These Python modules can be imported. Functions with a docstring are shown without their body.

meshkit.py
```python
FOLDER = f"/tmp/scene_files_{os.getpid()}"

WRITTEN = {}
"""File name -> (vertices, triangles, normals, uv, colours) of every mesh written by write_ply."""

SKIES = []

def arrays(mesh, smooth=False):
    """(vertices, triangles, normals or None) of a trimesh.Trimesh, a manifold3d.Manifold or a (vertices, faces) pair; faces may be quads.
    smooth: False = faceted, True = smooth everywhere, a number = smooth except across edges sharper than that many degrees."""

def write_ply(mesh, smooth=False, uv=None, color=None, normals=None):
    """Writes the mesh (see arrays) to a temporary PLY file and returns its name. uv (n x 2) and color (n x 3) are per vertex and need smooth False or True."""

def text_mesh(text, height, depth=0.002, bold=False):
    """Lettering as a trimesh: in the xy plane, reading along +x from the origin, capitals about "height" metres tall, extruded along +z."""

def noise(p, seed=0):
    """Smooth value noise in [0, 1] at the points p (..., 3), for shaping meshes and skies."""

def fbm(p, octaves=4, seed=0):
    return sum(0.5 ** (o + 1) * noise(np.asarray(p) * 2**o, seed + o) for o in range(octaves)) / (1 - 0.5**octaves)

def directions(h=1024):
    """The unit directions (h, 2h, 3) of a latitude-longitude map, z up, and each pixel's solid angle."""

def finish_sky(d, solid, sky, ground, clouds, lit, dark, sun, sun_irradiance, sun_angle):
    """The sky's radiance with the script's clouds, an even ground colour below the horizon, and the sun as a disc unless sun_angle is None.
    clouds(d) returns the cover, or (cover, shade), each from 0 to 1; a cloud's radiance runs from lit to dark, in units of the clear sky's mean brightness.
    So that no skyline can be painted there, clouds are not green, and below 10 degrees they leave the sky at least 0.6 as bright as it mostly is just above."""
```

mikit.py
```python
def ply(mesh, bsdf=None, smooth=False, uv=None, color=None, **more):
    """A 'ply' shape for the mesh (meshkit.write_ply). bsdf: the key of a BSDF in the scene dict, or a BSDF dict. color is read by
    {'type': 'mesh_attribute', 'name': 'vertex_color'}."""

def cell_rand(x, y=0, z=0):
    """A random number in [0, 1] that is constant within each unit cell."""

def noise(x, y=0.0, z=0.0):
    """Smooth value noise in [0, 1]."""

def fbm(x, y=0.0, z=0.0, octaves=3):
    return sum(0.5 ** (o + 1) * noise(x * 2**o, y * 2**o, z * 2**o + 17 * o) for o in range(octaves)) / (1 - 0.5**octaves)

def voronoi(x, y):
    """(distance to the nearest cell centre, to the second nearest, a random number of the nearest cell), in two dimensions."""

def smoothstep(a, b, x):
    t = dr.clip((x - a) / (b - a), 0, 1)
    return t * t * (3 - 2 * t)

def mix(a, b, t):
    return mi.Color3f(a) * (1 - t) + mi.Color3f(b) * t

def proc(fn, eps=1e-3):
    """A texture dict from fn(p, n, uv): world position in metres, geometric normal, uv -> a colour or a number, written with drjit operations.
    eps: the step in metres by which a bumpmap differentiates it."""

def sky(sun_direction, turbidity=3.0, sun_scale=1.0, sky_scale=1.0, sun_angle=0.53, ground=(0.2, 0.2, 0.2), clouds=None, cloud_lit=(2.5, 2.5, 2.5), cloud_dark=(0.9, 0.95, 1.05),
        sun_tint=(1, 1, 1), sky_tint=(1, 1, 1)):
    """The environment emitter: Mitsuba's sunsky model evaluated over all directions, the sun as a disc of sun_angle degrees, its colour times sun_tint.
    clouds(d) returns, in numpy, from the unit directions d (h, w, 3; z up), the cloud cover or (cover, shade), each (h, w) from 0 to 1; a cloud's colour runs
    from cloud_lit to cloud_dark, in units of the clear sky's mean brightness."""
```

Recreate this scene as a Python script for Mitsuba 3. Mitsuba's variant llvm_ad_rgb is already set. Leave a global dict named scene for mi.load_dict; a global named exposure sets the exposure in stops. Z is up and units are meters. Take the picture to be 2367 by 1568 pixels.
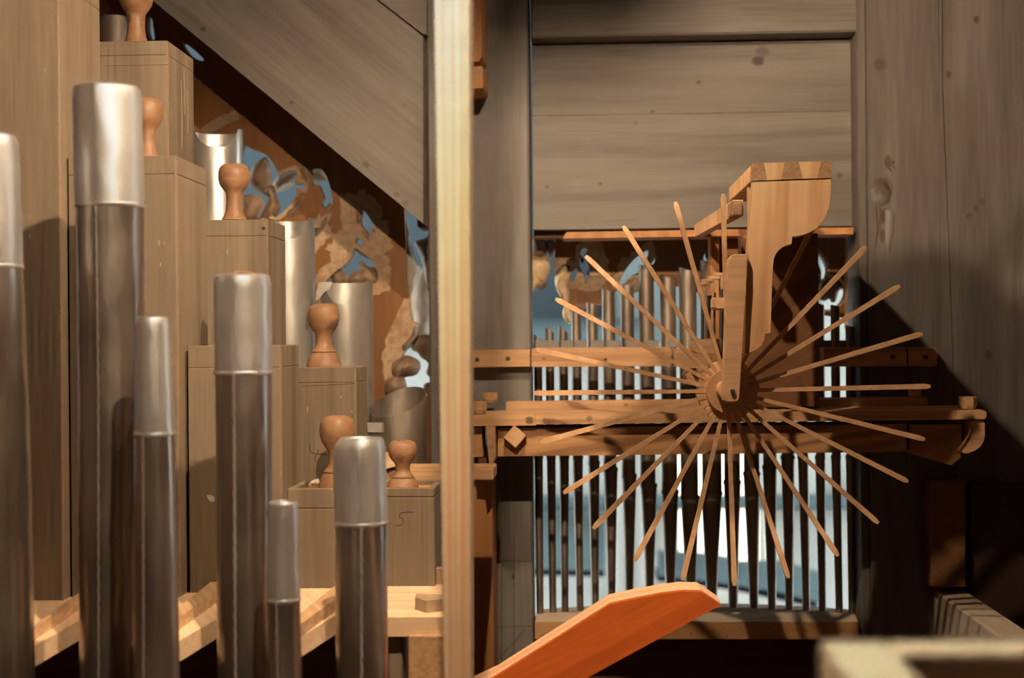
import math, random
import numpy as np, trimesh, mitsuba as mi, drjit as dr
import shapely.geometry as sg
from shapely.ops import unary_union
from scipy.spatial import Delaunay
import mikit, meshkit
from mikit import noise, fbm, smoothstep, mix, proc

T = mi.ScalarTransform4f
scene, labels = {}, {}
rng = random.Random(7)

# ------------------------------------------------------------------ camera
F, CX, CY = 3300.0, 1183.5, 784.0
YAW, ROLL = math.radians(2.7), math.radians(0.5)
fw = np.array([-math.sin(YAW), math.cos(YAW), 0.0])
r0 = np.array([math.cos(YAW), math.sin(YAW), 0.0]); up0 = np.array([0, 0, 1.0])
RT = r0 * math.cos(ROLL) - up0 * math.sin(ROLL)
UP = r0 * math.sin(ROLL) + up0 * math.cos(ROLL)
scene['camera'] = dict(type='thinlens', fov=2 * math.degrees(math.atan(CX / F)), fov_axis='x',
                       aperture_radius=0.0052, focus_distance=1.86, near_clip=0.02, far_clip=100.0,
                       to_world=T().look_at(origin=[0, 0, 0], target=fw.tolist(), up=UP.tolist()))
exposure = 0.0
# ambient of the dim loft, warm
scene['loft_ambient'] = dict(type='constant', radiance={'type': 'rgb', 'value': [0.030, 0.015, 0.009]})

def P(px, py, Y):
    """point of the plane y = Y seen at a pixel of the 2367 x 1568 frame"""
    d = fw * F + RT * (px - CX) + UP * (CY - py)
    return d * (Y / d[1])

LAMP = np.array([-0.045, 1.43, 0.62])      # key: work lamp with an added hood close above the picture
LAMP_RADIANCE = [15000, 10800, 6900]
LAMP2 = np.array([-0.07, 0.72, 0.58])     # unseen second lamp, nearer the viewer, blocked on its right by an added flap
LAMP2_RADIANCE = [30000, 21400, 13500]
DAY = [6.0, 6.3, 6.1]
PANE = [2.6, 2.25, 1.6]

# ------------------------------------------------------------------ helpers
def key_for(name):
    if name not in scene and name not in USED:
        USED.add(name); return name
    i = 1
    while f'{name}_{i:03d}' in USED: i += 1
    k = f'{name}_{i:03d}'; USED.add(k); return k
USED = set()

def thing(name, label, cat, group=None):
    k = key_for(name)
    labels[k] = {'label': label, 'category': cat}
    if group: labels[k]['group'] = group
    return k

def obj(name, mesh, mat, parent=None, label=None, smooth=False, kind=None, **kw):
    k = key_for(parent + '__' + name if parent else name)
    scene[k] = mikit.ply(mesh, mat, smooth=smooth, **kw)
    if label or kind:
        labels.setdefault(k, {})
        if label: labels[k]['label'] = label
        if kind: labels[k]['kind'] = kind
    return k

def single(name, mesh, mat, label, cat, group=None, smooth=False):
    k = obj(name, mesh, mat, smooth=smooth)
    labels[k] = {'label': label, 'category': cat}
    if group: labels[k]['group'] = group
    return k

def struct(name, mesh=None, mat=None, label=None, smooth=False):
    if mesh is not None: k = obj(name, mesh, mat, smooth=smooth)
    else: k = key_for(name)
    labels[k] = {'kind': 'structure'}
    if label: labels[k]['label'] = label
    return k

def hull(pts):
    return trimesh.convex.convex_hull(np.asarray(pts, float))

def bbox(x0, x1, y0, y1, z0, z1, b=0.0015):
    """chamfered box"""
    b = min(b, (x1 - x0) / 3, (y1 - y0) / 3, (z1 - z0) / 3)
    pts = []
    for X, sx in ((x0, 1), (x1, -1)):
        for Y, sy in ((y0, 1), (y1, -1)):
            for Z, sz in ((z0, 1), (z1, -1)):
                pts += [(X, Y + sy * b, Z + sz * b), (X + sx * b, Y, Z + sz * b), (X + sx * b, Y + sy * b, Z)]
    return hull(pts)

def pbox(px0, py0, px1, py1, Y0, Y1, b=0.0015):
    cx, cy = np.clip((px0 + px1) / 2, 0, 2367), np.clip((py0 + py1) / 2, 0, 1568)
    x0, x1 = P(px0, cy, Y0)[0], P(px1, cy, Y0)[0]
    z1, z0 = P(cx, py0, Y0)[2], P(cx, py1, Y0)[2]
    return bbox(x0, x1, Y0, Y1, z0, z1, b)

def rot_y(mesh, ang, c):
    return mesh.apply_transform(trimesh.transformations.rotation_matrix(ang, [0, 1, 0], c))

def wpoly(px, Y):
    return sg.Polygon([(P(a, b, Y)[0], P(a, b, Y)[2]) for a, b in px])

def extr(poly, Y0, Y1, bev=0.0):
    """polygon in world (x, z) between the planes y = Y0 and Y1, optionally with a chamfered front"""
    polys = [g for g in (poly.geoms if hasattr(poly, 'geoms') else [poly]) if g.geom_type == 'Polygon' and g.area > 1e-9]
    out = []
    for g in polys:
        m = trimesh.creation.extrude_polygon(g, Y1 - Y0, engine='earcut')
        v = np.array(m.vertices); f = np.array(m.faces)[:, ::-1]
        if bev > 0:
            ring = [r for r in [g.exterior, *g.interiors]]
            inner = g.buffer(-bev)
            from shapely.ops import nearest_points
            if inner.area > 0:
                fr = v[:, 2] < 1e-9
                if inner.geom_type == 'Polygon':
                    for i in np.nonzero(fr)[0]:
                        q = nearest_points(inner, sg.Point(v[i, 0], v[i, 1]))[0]
                        v[i, 0], v[i, 1] = q.x, q.y
                    sidev = None
        w = np.stack([v[:, 0], Y0 + v[:, 2], v[:, 1]], 1)
        out.append(trimesh.Trimesh(w, f, process=False))
    return trimesh.util.concatenate(out)

def prism(px, Y0, Y1, bev=0.0):
    return extr(wpoly(px, Y0), Y0, Y1, bev)

def smooth_ring(pts, n=8, closed=True):
    """Catmull-Rom through pixel points"""
    p = np.asarray(pts, float); N = len(p); out = []
    for i in range(N if closed else N - 1):
        a, b, c, d = (p[(i + k) % N] if closed else p[min(max(i + k, 0), N - 1)] for k in (-1, 0, 1, 2))
        for t in np.linspace(0, 1, n, endpoint=False):
            out.append(0.5 * (2 * b + (c - a) * t + (2 * a - 5 * b + 4 * c - d) * t * t + (3 * b - a - 3 * c + d) * t ** 3))
    if not closed: out.append(p[-1])
    return [tuple(q) for q in out]

def lathe(prof, centre, n=48):
    """prof: (r, z) from bottom to top, world metres"""
    prof = np.asarray(prof, float); a = np.arange(n) * 2 * np.pi / n; m = len(prof)
    v = np.stack([prof[:, :1] * np.cos(a), prof[:, :1] * np.sin(a), np.repeat(prof[:, 1:], n, 1)], -1).reshape(-1, 3) + centre
    i, j = np.meshgrid(np.arange(m - 1), np.arange(n), indexing='ij')
    q = np.stack([i * n + j, i * n + (j + 1) % n, (i + 1) * n + (j + 1) % n, (i + 1) * n + j], -1).reshape(-1, 4)
    f = np.vstack([q[:, [0, 1, 2]], q[:, [0, 2, 3]]])
    v = np.vstack([v, centre + [0, 0, prof[0, 1]], centre + [0, 0, prof[-1, 1]]]); b, t = len(v) - 2, len(v) - 1
    k = np.arange(n)
    f = np.vstack([f, np.stack([(k + 1) % n, k, k * 0 + b], 1), np.stack([(m - 1) * n + k, (m - 1) * n + (k + 1) % n, k * 0 + t], 1)])
    return trimesh.Trimesh(v, f, process=False)

def tube(pts, r, sides=8):
    p = np.asarray(pts, float)
    t = np.gradient(p, axis=0); t /= np.linalg.norm(t, axis=1, keepdims=True) + 1e-12
    ref = np.array([0, 1.0, 0]) if abs(t[0, 1]) < 0.9 else np.array([1.0, 0, 0])
    a = np.cross(t, ref); a /= np.linalg.norm(a, axis=1, keepdims=True) + 1e-12
    b = np.cross(t, a); ang = np.arange(sides) * 2 * np.pi / sides
    r = np.broadcast_to(r, (len(p),))
    v = p[:, None] + r[:, None, None] * (np.cos(ang)[None, :, None] * a[:, None] + np.sin(ang)[None, :, None] * b[:, None])
    i, j = np.meshgrid(np.arange(len(p) - 1), np.arange(sides), indexing='ij')
    q = np.stack([i * sides + j, i * sides + (j + 1) % sides, (i + 1) * sides + (j + 1) % sides, (i + 1) * sides + j], -1).reshape(-1, 4)
    f = np.vstack([q[:, [0, 1, 2]], q[:, [0, 2, 3]]]); v = v.reshape(-1, 3)
    n = len(v); v = np.vstack([v, p[0], p[-1]]); k = np.arange(sides)
    f = np.vstack([f, np.stack([(k + 1) % sides, k, k * 0 + n], 1), np.stack([n - sides + k, n - sides + (k + 1) % sides, k * 0 + n + 1], 1)])
    return trimesh.Trimesh(v, f, process=False)

def pillow(px, Y, h, step=0.004, ridge=None, seed=0, amp=0.25):
    """a carved leaf: outline in pixels at depth Y, its front face swelling by h metres, flat-ish back"""
    pg = wpoly(px, Y).buffer(0)
    if pg.geom_type != 'Polygon': pg = max(pg.geoms, key=lambda g: g.area)
    bd = pg.exterior; n = max(12, int(bd.length / step))
    B = np.array([bd.interpolate(i / n, normalized=True).coords[0] for i in range(n)])
    x0, z0, x1, z1 = pg.bounds
    gx, gz = np.meshgrid(np.arange(x0, x1, step), np.arange(z0, z1, step))
    G = np.stack([gx.ravel(), gz.ravel()], 1)
    G = np.array([g for g in G if pg.contains(sg.Point(g)) and bd.distance(sg.Point(g)) > step * 0.5]).reshape(-1, 2)
    Q = np.vstack([B, G]); D = np.array([bd.distance(sg.Point(q)) for q in Q]); D[:n] = 0
    tri = Delaunay(Q).simplices
    c = Q[tri].mean(1); tri = tri[[pg.contains(sg.Point(q)) for q in c]]
    a, b, cc = Q[tri[:, 0]], Q[tri[:, 1]], Q[tri[:, 2]]
    area = (b[:, 0] - a[:, 0]) * (cc[:, 1] - a[:, 1]) - (b[:, 1] - a[:, 1]) * (cc[:, 0] - a[:, 0])
    tri[area < 0] = tri[area < 0][:, ::-1]
    m = max(D.max(), 1e-6)
    s = np.sqrt(np.clip(D / m, 0, 1))
    nz = meshkit.fbm(np.stack([Q[:, 0] * 60, Q[:, 1] * 60, Q[:, 0] * 0 + seed], 1), 3)
    yf = Y - h * s * (1 + amp * 2 * (nz - 0.5)); yb = Y + 0.35 * h * s + 0.001
    front = np.stack([Q[:, 0], yf, Q[:, 1]], 1); back = np.stack([Q[:, 0], yb, Q[:, 1]], 1)
    N = len(Q); k = np.arange(n); k2 = (k + 1) % n
    side = np.vstack([np.stack([k, k + N, k2], 1), np.stack([k2, k + N, k2 + N], 1)])
    return trimesh.Trimesh(np.vstack([front, back]), np.vstack([tri, tri[:, ::-1] + N, side]), process=False)

# ------------------------------------------------------------------ materials
def axes(axis):
    a = np.asarray(axis, float); a /= np.linalg.norm(a)
    h = np.array([0, 1.0, 0]) if abs(a[1]) < 0.8 else np.array([1.0, 0, 0])
    t1 = np.cross(a, h); t1 /= np.linalg.norm(t1); t2 = np.cross(a, t1)
    return a, t1, t2

def dot3(p, a): return p.x * float(a[0]) + p.y * float(a[1]) + p.z * float(a[2])

def wood_fn(c1, c2, axis, ring=45.0, along=1.6, fibre=420.0, k_ring=0.6, k_fib=0.4, spots=(), spot_col=(0.03, 0.015, 0.008), sharp=(0.25, 0.75), blotch=None, seed=0.0, warp=1.0):
    a, t1, t2 = axes(axis)
    def fn(p, n, uv):
        l, u, v = dot3(p, a), dot3(p, t1), dot3(p, t2)
        w = fbm(l * 2.2 + seed, u * 9.0, v * 9.0, 2) * 0.9 * warp * (ring / 45.0 if warp < 1 else 1)
        g = fbm(u * ring + w * 2.2, v * ring + w, l * along + seed, 2)
        g = smoothstep(sharp[0], sharp[1], g)
        fi = noise(u * fibre, v * fibre, l * 14.0)
        t = dr.clip(k_ring * g + k_fib * fi, 0, 1)
        c = mix(c1, c2, t)
        if blotch is not None:
            bcol, bs, b0, b1, bk = blotch
            bl = smoothstep(b0, b1, fbm(p.x * bs + 5.3, p.y * bs, p.z * bs + seed, 3)) * bk
            c = c * (1 - bl) + mi.Color3f(bcol) * bl
        for (s, rad, kk) in spots:
            d = dr.sqrt(dr.square(dot3(p, t1) - float(np.dot(s, t1))) + dr.square((l - float(np.dot(s, a))) * 0.8)) + (fi - 0.5) * rad * 0.5
            m = (1 - smoothstep(rad * 0.45, rad, d)) * kk
            c = c * (1 - m) + mi.Color3f(spot_col) * m
        return c
    return fn

def add_wood(key, c1, c2, axis, rough=0.55, spec=0.3, bump=0.0004, bump_scale=None, **kw):
    fn = wood_fn(c1, c2, axis, **kw)
    base = dict(type='principled', base_color=proc(fn), roughness=rough, specular=spec)
    if bump:
        a, t1, t2 = axes(axis); fb = kw.get('fibre', 420.0)
        def bf(p, n, uv):
            return noise(dot3(p, t1) * fb * 0.7, dot3(p, t2) * fb * 0.7, dot3(p, a) * 10.0)
        base = dict(type='bumpmap', arbitrary=proc(bf, eps=4e-4), scale=bump, bsdf=base)
    scene[key] = dict(type='twosided', bsdf=base)

X, Yx, Z = (1, 0, 0), (0, 1, 0), (0, 0, 1)
GREY1, GREY2 = (0.152, 0.147, 0.142), (0.085, 0.077, 0.072)
def pts(L, Y): return [(P(a, b, Y), r, k) for a, b, r, k in L]
add_wood('grey_upright', GREY1, GREY2, Z, ring=38, fibre=300, blotch=((0.10, 0.085, 0.075), 9, 0.5, 0.75, 0.5))
add_wood('grey_wall', (0.120, 0.113, 0.106), (0.068, 0.060, 0.054), Z, ring=30, fibre=260, sharp=(0.3, 0.7), blotch=((0.085, 0.070, 0.060), 7, 0.5, 0.75, 0.45),
         spots=pts([(2255, 45, .006, .7), (2035, 150, .011, .5), (2193, 172, .005, .7), (2040, 432, .017, .75), (2052, 375, .009, .6), (2048, 500, .012, .7), (2046, 545, .010, .6), (2285, 822, .008, .6), (2240, 500, .006, .4), (2258, 482, .006, .4), (2270, 466, .006, .4)], 2.25))
add_wood('grey_panel', (0.158, 0.150, 0.138), (0.084, 0.076, 0.068), X, ring=42, fibre=330, blotch=((0.115, 0.10, 0.088), 8, 0.5, 0.75, 0.45),
         spots=pts([(1752, 140, .010, .85), (1762, 120, .012, .4), (1508, 258, .004, .6), (1615, 190, .004, .6), (1388, 425, .004, .5), (1265, 432, .004, .4), (1940, 405, .005, .4), (1470, 285, .004, .4)], 2.32))
dg = np.array([618.0, 0, -510.0])
add_wood('grey_diagonal', (0.118, 0.109, 0.101), (0.066, 0.057, 0.051), dg, ring=40, fibre=320, spots=pts([(470, 67, .005, .9), (674, 237, .004, .8), (846, 380, .005, .7), (938, 470, .006, .5), (918, 450, .005, .6), (935, 243, .005, .4)], 2.2), spot_col=(0.06, 0.025, 0.015))
add_wood('box_wood', (0.180, 0.146, 0.108), (0.094, 0.071, 0.049), Z, ring=36, fibre=330, along=1.0, blotch=((0.17, 0.125, 0.085), 7, 0.52, 0.8, 0.6))
add_wood('box_wood_pale', (0.40, 0.30, 0.205), (0.27, 0.19, 0.12), Z, ring=30, fibre=300, blotch=((0.24, 0.18, 0.12), 6, 0.5, 0.8, 0.5))
add_wood('box_edge', (0.55, 0.32, 0.17), (0.38, 0.24, 0.14), Z, ring=80, along=22, fibre=300, bump=0)
add_wood('new_pine', (0.94, 0.77, 0.57), (0.80, 0.47, 0.24), P(1057, 1640, 1.34) - P(1044, -60, 1.14), ring=330, along=0.5, fibre=900, k_ring=0.75, k_fib=0.15, warp=.35, sharp=(.42, .66), bump=0.0001)
add_wood('shelf_pine', (0.74, 0.57, 0.39), (0.56, 0.38, 0.23), X, ring=70, fibre=450, bump=0.0001)
add_wood('shelf_pine_deep', (0.74, 0.57, 0.39), (0.62, 0.43, 0.27), (-.4, 1, 0), ring=200, fibre=450, warp=.3, bump=0.0001)
add_wood('batten_pine', (0.58, 0.40, 0.25), (0.36, 0.215, 0.11), (-.4, 1, 0), ring=200, fibre=450, warp=.3, bump=0)
add_wood('bracket_pine', (0.74, 0.50, 0.295), (0.50, 0.270, 0.125), (0.06, 0, 1), ring=75, along=1.9, seed=3.1, fibre=420, k_ring=0.75, k_fib=0.22, sharp=(.3, .8), bump=0.0001)
add_wood('arm_wood', (0.66, 0.43, 0.255), (0.44, 0.27, 0.15), X, ring=70, along=2, fibre=500, bump=0.0002)
add_wood('end_grain', (0.42, 0.27, 0.155), (0.27, 0.16, 0.085), (0.15, 1, 0.1), ring=240, along=5, fibre=600, bump=0.0002)
add_wood('rod_wood', (0.62, 0.41, 0.245), (0.42, 0.25, 0.135), Yx, ring=60, along=60, fibre=200, bump=0)
add_wood('hub_wood', (0.52, 0.335, 0.195), (0.37, 0.22, 0.12), X, ring=60, fibre=350, bump=0.0002)
add_wood('rail_wood', (0.54, 0.345, 0.195), (0.27, 0.145, 0.068), X, ring=90, fibre=380, along=2.5, sharp=(.35, .8), spots=pts([(1225, 970, .006, .8), (1403, 834, .003, .95), (1452, 944, .004, .5), (1362, 966, .005, .5), (1252, 832, .004, .4)], 2.1), bump=0.0003)
add_wood('dark_rail_wood', (0.40, 0.222, 0.106), (0.165, 0.080, 0.033), (1, 0, 0.16), ring=85, along=2, fibre=300, k_ring=0.8, k_fib=0.2, sharp=(.35, .65), bump=0.0003)
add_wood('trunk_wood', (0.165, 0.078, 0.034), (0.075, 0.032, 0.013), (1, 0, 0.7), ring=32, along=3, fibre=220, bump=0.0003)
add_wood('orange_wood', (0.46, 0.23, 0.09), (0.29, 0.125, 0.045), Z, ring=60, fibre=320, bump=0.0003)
add_wood('mahogany', (0.42, 0.088, 0.016), (0.26, 0.048, 0.008), (1, 0, 0.5), ring=60, along=3, fibre=380, k_ring=0.5, k_fib=0.5, rough=0.45, bump=0.0002)
add_wood('mahogany_edge', (0.72, 0.46, 0.29), (0.60, 0.34, 0.2), (1, 0, 0.5), ring=60, fibre=380, bump=0)
add_wood('facade_wood', (0.205, 0.088, 0.024), (0.130, 0.052, 0.013), Z, ring=18, fibre=200, rough=0.5, blotch=((0.16, 0.07, 0.025), 7, 0.5, 0.8, 0.6))
add_wood('plaster', (0.42, 0.31, 0.20), (0.27, 0.18, 0.11), Z, ring=120, along=110, fibre=500, blotch=((0.22, 0.11, 0.045), 30, 0.5, 0.75, 0.55), bump=0.0006)
add_wood('leaf_wood', (0.235, 0.160, 0.105), (0.105, 0.066, 0.042), (0.4, 0, 1), ring=90, along=30, fibre=260, blotch=((0.34, 0.26, 0.17), 28, 0.55, 0.8, 0.5), bump=0.0008)
add_wood('gilt_leaf', (0.60, 0.46, 0.28), (0.28, 0.18, 0.10), (0.4, 0, 1), ring=70, along=40, fibre=200, rough=0.4, bump=0.0008)
add_wood('pale_leaf', (0.56, 0.55, 0.50), (0.34, 0.31, 0.27), (0.6, 0, 1), ring=70, along=8, fibre=200, bump=0.0006)  # pale stuff; on the leaves, church light is put into the tone
add_wood('knob_wood', (0.270, 0.155, 0.088), (0.160, 0.085, 0.044), X, ring=55, along=40, fibre=300, rough=0.42, spec=0.45, blotch=((0.09, 0.055, 0.04), 46, 0.67, 0.76, 0.7), bump=0.0001)
add_wood('sill_wood', (0.40, 0.225, 0.105), (0.27, 0.135, 0.058), X, ring=60, fibre=320, blotch=((0.26, 0.21, 0.16), 30, .5, .8, .35))
add_wood('dark_wood', (0.12, 0.055, 0.027), (0.06, 0.026, 0.012), X, ring=30, fibre=200, bump=0)
add_wood('tray_wood', (0.44, 0.385, 0.30), (0.38, 0.325, 0.25), X, ring=30, fibre=200, bump=0)
def flat(key, col, rough=0.6, **kw):
    scene[key] = dict(type='twosided', bsdf=dict(type='principled', base_color={'type': 'rgb', 'value': list(col)}, roughness=rough, **kw))
flat('dust', (0.36, 0.30, 0.23), 0.9)
flat('ink', (0.025, 0.018, 0.014), 0.9)
flat('scribe', (0.075, 0.045, 0.028), 0.9)
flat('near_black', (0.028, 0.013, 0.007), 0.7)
add_wood('aged_wood', (0.27, 0.23, 0.185), (0.20, 0.165, 0.13), Yx, ring=30, fibre=200, bump=0)
flat('lead', (0.15, 0.14, 0.13), 0.5)
flat('iron', (0.10, 0.09, 0.085), 0.4, metallic=0.8)
flat('black_metal', (0.02, 0.02, 0.02), 0.5)
flat('white_plaster', (0.80, 0.84, 0.83), 0.9)
flat('vault_blue', (0.105, 0.150, 0.185), 0.9)
flat('pale_vault', (0.36, 0.45, 0.49), 0.9)
flat('cornice_blue', (0.20, 0.29, 0.33), 0.8)
flat('painted_shade', (0.015, 0.02, 0.035), 0.9)  # dark colour standing in for shade under the cornices
flat('marble', (0.55, 0.55, 0.53), 0.6)

def metal(key, c1, c2, r0_, r1_, seed=0.0, bump=0.0006, metallic=0.88):
    def col(p, n, uv):
        a = fbm(p.x * 38 + seed, p.y * 38, p.z * 9, 3); b = noise(p.x * 500, p.y * 500, p.z * 20)
        return mix(c1, c2, smoothstep(0.3, 0.7, a) * 0.75 + b * 0.25)
    def rough(p, n, uv):
        return r0_ + (r1_ - r0_) * fbm(p.x * 30 + 3, p.y * 30, p.z * 12 + seed, 2)
    def bf(p, n, uv): return fbm(p.x * 45 + seed, p.y * 45, p.z * 22, 2)
    scene[key] = dict(type='twosided', bsdf=dict(type='bumpmap', arbitrary=proc(bf, eps=1e-3), scale=bump * 3,
                      bsdf=dict(type='principled', base_color=proc(col), metallic=metallic, roughness=proc(rough), specular=0.5)))
metal('pipe_body', (0.56, 0.52, 0.48), (0.34, 0.30, 0.27), 0.20, 0.36, bump=0.0005, metallic=0.97)
metal('pipe_cap', (0.78, 0.79, 0.79), (0.58, 0.59, 0.60), 0.30, 0.46, 4.0, metallic=0.92)
metal('pipe_bright', (0.74, 0.73, 0.70), (0.55, 0.54, 0.52), 0.26, 0.46, 8.0, 0.0004)
metal('pipe_dull', (0.34, 0.30, 0.26), (0.18, 0.15, 0.13), 0.42, 0.62, 2.0)
metal('solder', (0.80, 0.79, 0.77), (0.62, 0.60, 0.57), 0.22, 0.40, 1.0)
# ------------------------------------------------------------------ lights
def sphere(c, r, sub=2):
    m = trimesh.creation.icosphere(sub, r); m.apply_translation(c); return m
def dirpt(dx, dz, dy, org=None):
    o = LAMP if org is None else org
    return o + np.array([dx * dy, dy, dz * dy])
def slab(quad, t, d=(0, 1, 0)):
    q = np.asarray(quad, float); d = np.asarray(d, float) * t
    return hull(np.vstack([q, q + d]))
def work_lamp(label, c, r, rad):
    t = thing('work_lamp', label, 'lamp')
    scene[key_for(t + '__bulb')] = mikit.ply(sphere(c, r), 'black_metal', smooth=True, emitter=dict(type='area', radiance={'type': 'rgb', 'value': rad}))
    obj('socket', tube([c + [0, 0, r * 1.02], c + [0, 0, r + .035]], r * .8, 16), 'black_metal', t)
    obj('cord', tube([c + [0, 0, r + .036], c + [0, 0, .9]], .003), 'black_metal', t)
    return t
l1 = work_lamp('hanging bulb with an added hood just above the picture, over the pale post', LAMP, .008, LAMP_RADIANCE)
obj('added_hood', slab([dirpt(-.16, -.26, .07), dirpt(.22, -.22, .07), dirpt(.30, .05, .07), dirpt(-.2, .05, .07)], .001), 'black_metal', l1)  # unseen plate added to dim the top of the grey post
obj('added_hood_wire', tube([LAMP + [0, .0, .03], LAMP + [0, .0705, .0035]], .0012, 6), 'black_metal', l1)
l2 = work_lamp('work lamp above and nearer the viewer with flaps added to block light', LAMP2, .0085, LAMP2_RADIANCE)
obj('added_hood', slab([dirpt(-.5, -.13, .10, LAMP2), dirpt(-.1, -.10, .10, LAMP2), dirpt(.12, -.08, .10, LAMP2), dirpt(.4, .06, .10, LAMP2), dirpt(.5, .5, .10, LAMP2), dirpt(-.5, .5, .10, LAMP2)], .001), 'black_metal', l2)  # unseen plate added to keep this lamp off the post top
obj('added_hood_wire', tube([LAMP2 + [0, 0, .03], LAMP2 + [0, .1005, .03]], .0015, 6), 'black_metal', l2)
fl = [dirpt(a, b, .42, LAMP2) for a, b in ((.42, -.29), (.22, -.32), (.12, -.42), (.08, -.55), (.08, -.71), (1.0, -.71))]
obj('added_flap', slab(fl, .003), 'black_metal', l2)  # unseen plate, shaped to keep this lamp off the wheel and right wall
obj('added_flap_arm', tube([LAMP2 + [0, 0, .035], LAMP2 + [.1, .1, .03], dirpt(.45, -.33, .42, LAMP2)], .003), 'black_metal', l2)

# ------------------------------------------------------------------ the church behind
def plane_wall(px0, py0, px1, py1, Y, t=0.2):
    x0, x1 = P(px0, 784, Y)[0], P(px1, 784, Y)[0]
    z1, z0 = P(1183, py0, Y)[2], P(1183, py1, Y)[2]
    return bbox(x0, x1, Y, Y + t, z0, z1, 0.001)
struct('wall_back', plane_wall(-1200, 797, 3600, 3200, 8.0), 'white_plaster')
struct('ceiling', plane_wall(-1200, -1800, 3600, 797, 7.9, 0.3), 'vault_blue')
struct('floor_church', bbox(-6, 7, 2.75, 8.2, -2.6, -2.5), 'white_plaster')
def cornice(name, pxs, Y, dark):
    """half-round moulding along a pixel polyline ((x, top, bottom) stations), with a dark strip painted as shade under it"""
    a = np.linspace(0, math.pi, 14); rings = []
    for (x, t, b) in pxs:
        pt, pb = P(x, t, Y), P(x, b, Y)
        c, h = (pt + pb) / 2, (pt[2] - pb[2]) / 2
        rings.append(np.stack([np.full(14, c[0]), c[1] - np.sin(a) * h * 1.3, c[2] + np.cos(a) * h], 1))
    v = np.concatenate(rings); m = len(rings); fs = []
    for i in range(m - 1):
        for j in range(13): fs.append([i * 14 + j, i * 14 + j + 1, (i + 1) * 14 + j + 1, (i + 1) * 14 + j])
    for e in (0, m - 1):
        for j in range(1, 12, 2): fs.append([e * 14, e * 14 + j, e * 14 + j + 1, e * 14 + min(j + 2, 13)])
    k = struct(name, (v, np.array(fs)), 'cornice_blue', smooth=50)
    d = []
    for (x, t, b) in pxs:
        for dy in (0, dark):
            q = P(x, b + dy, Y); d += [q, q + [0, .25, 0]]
    obj('painted_shade', hull(d) if len(pxs) == 2 else hull(d), 'painted_shade', k)
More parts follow.
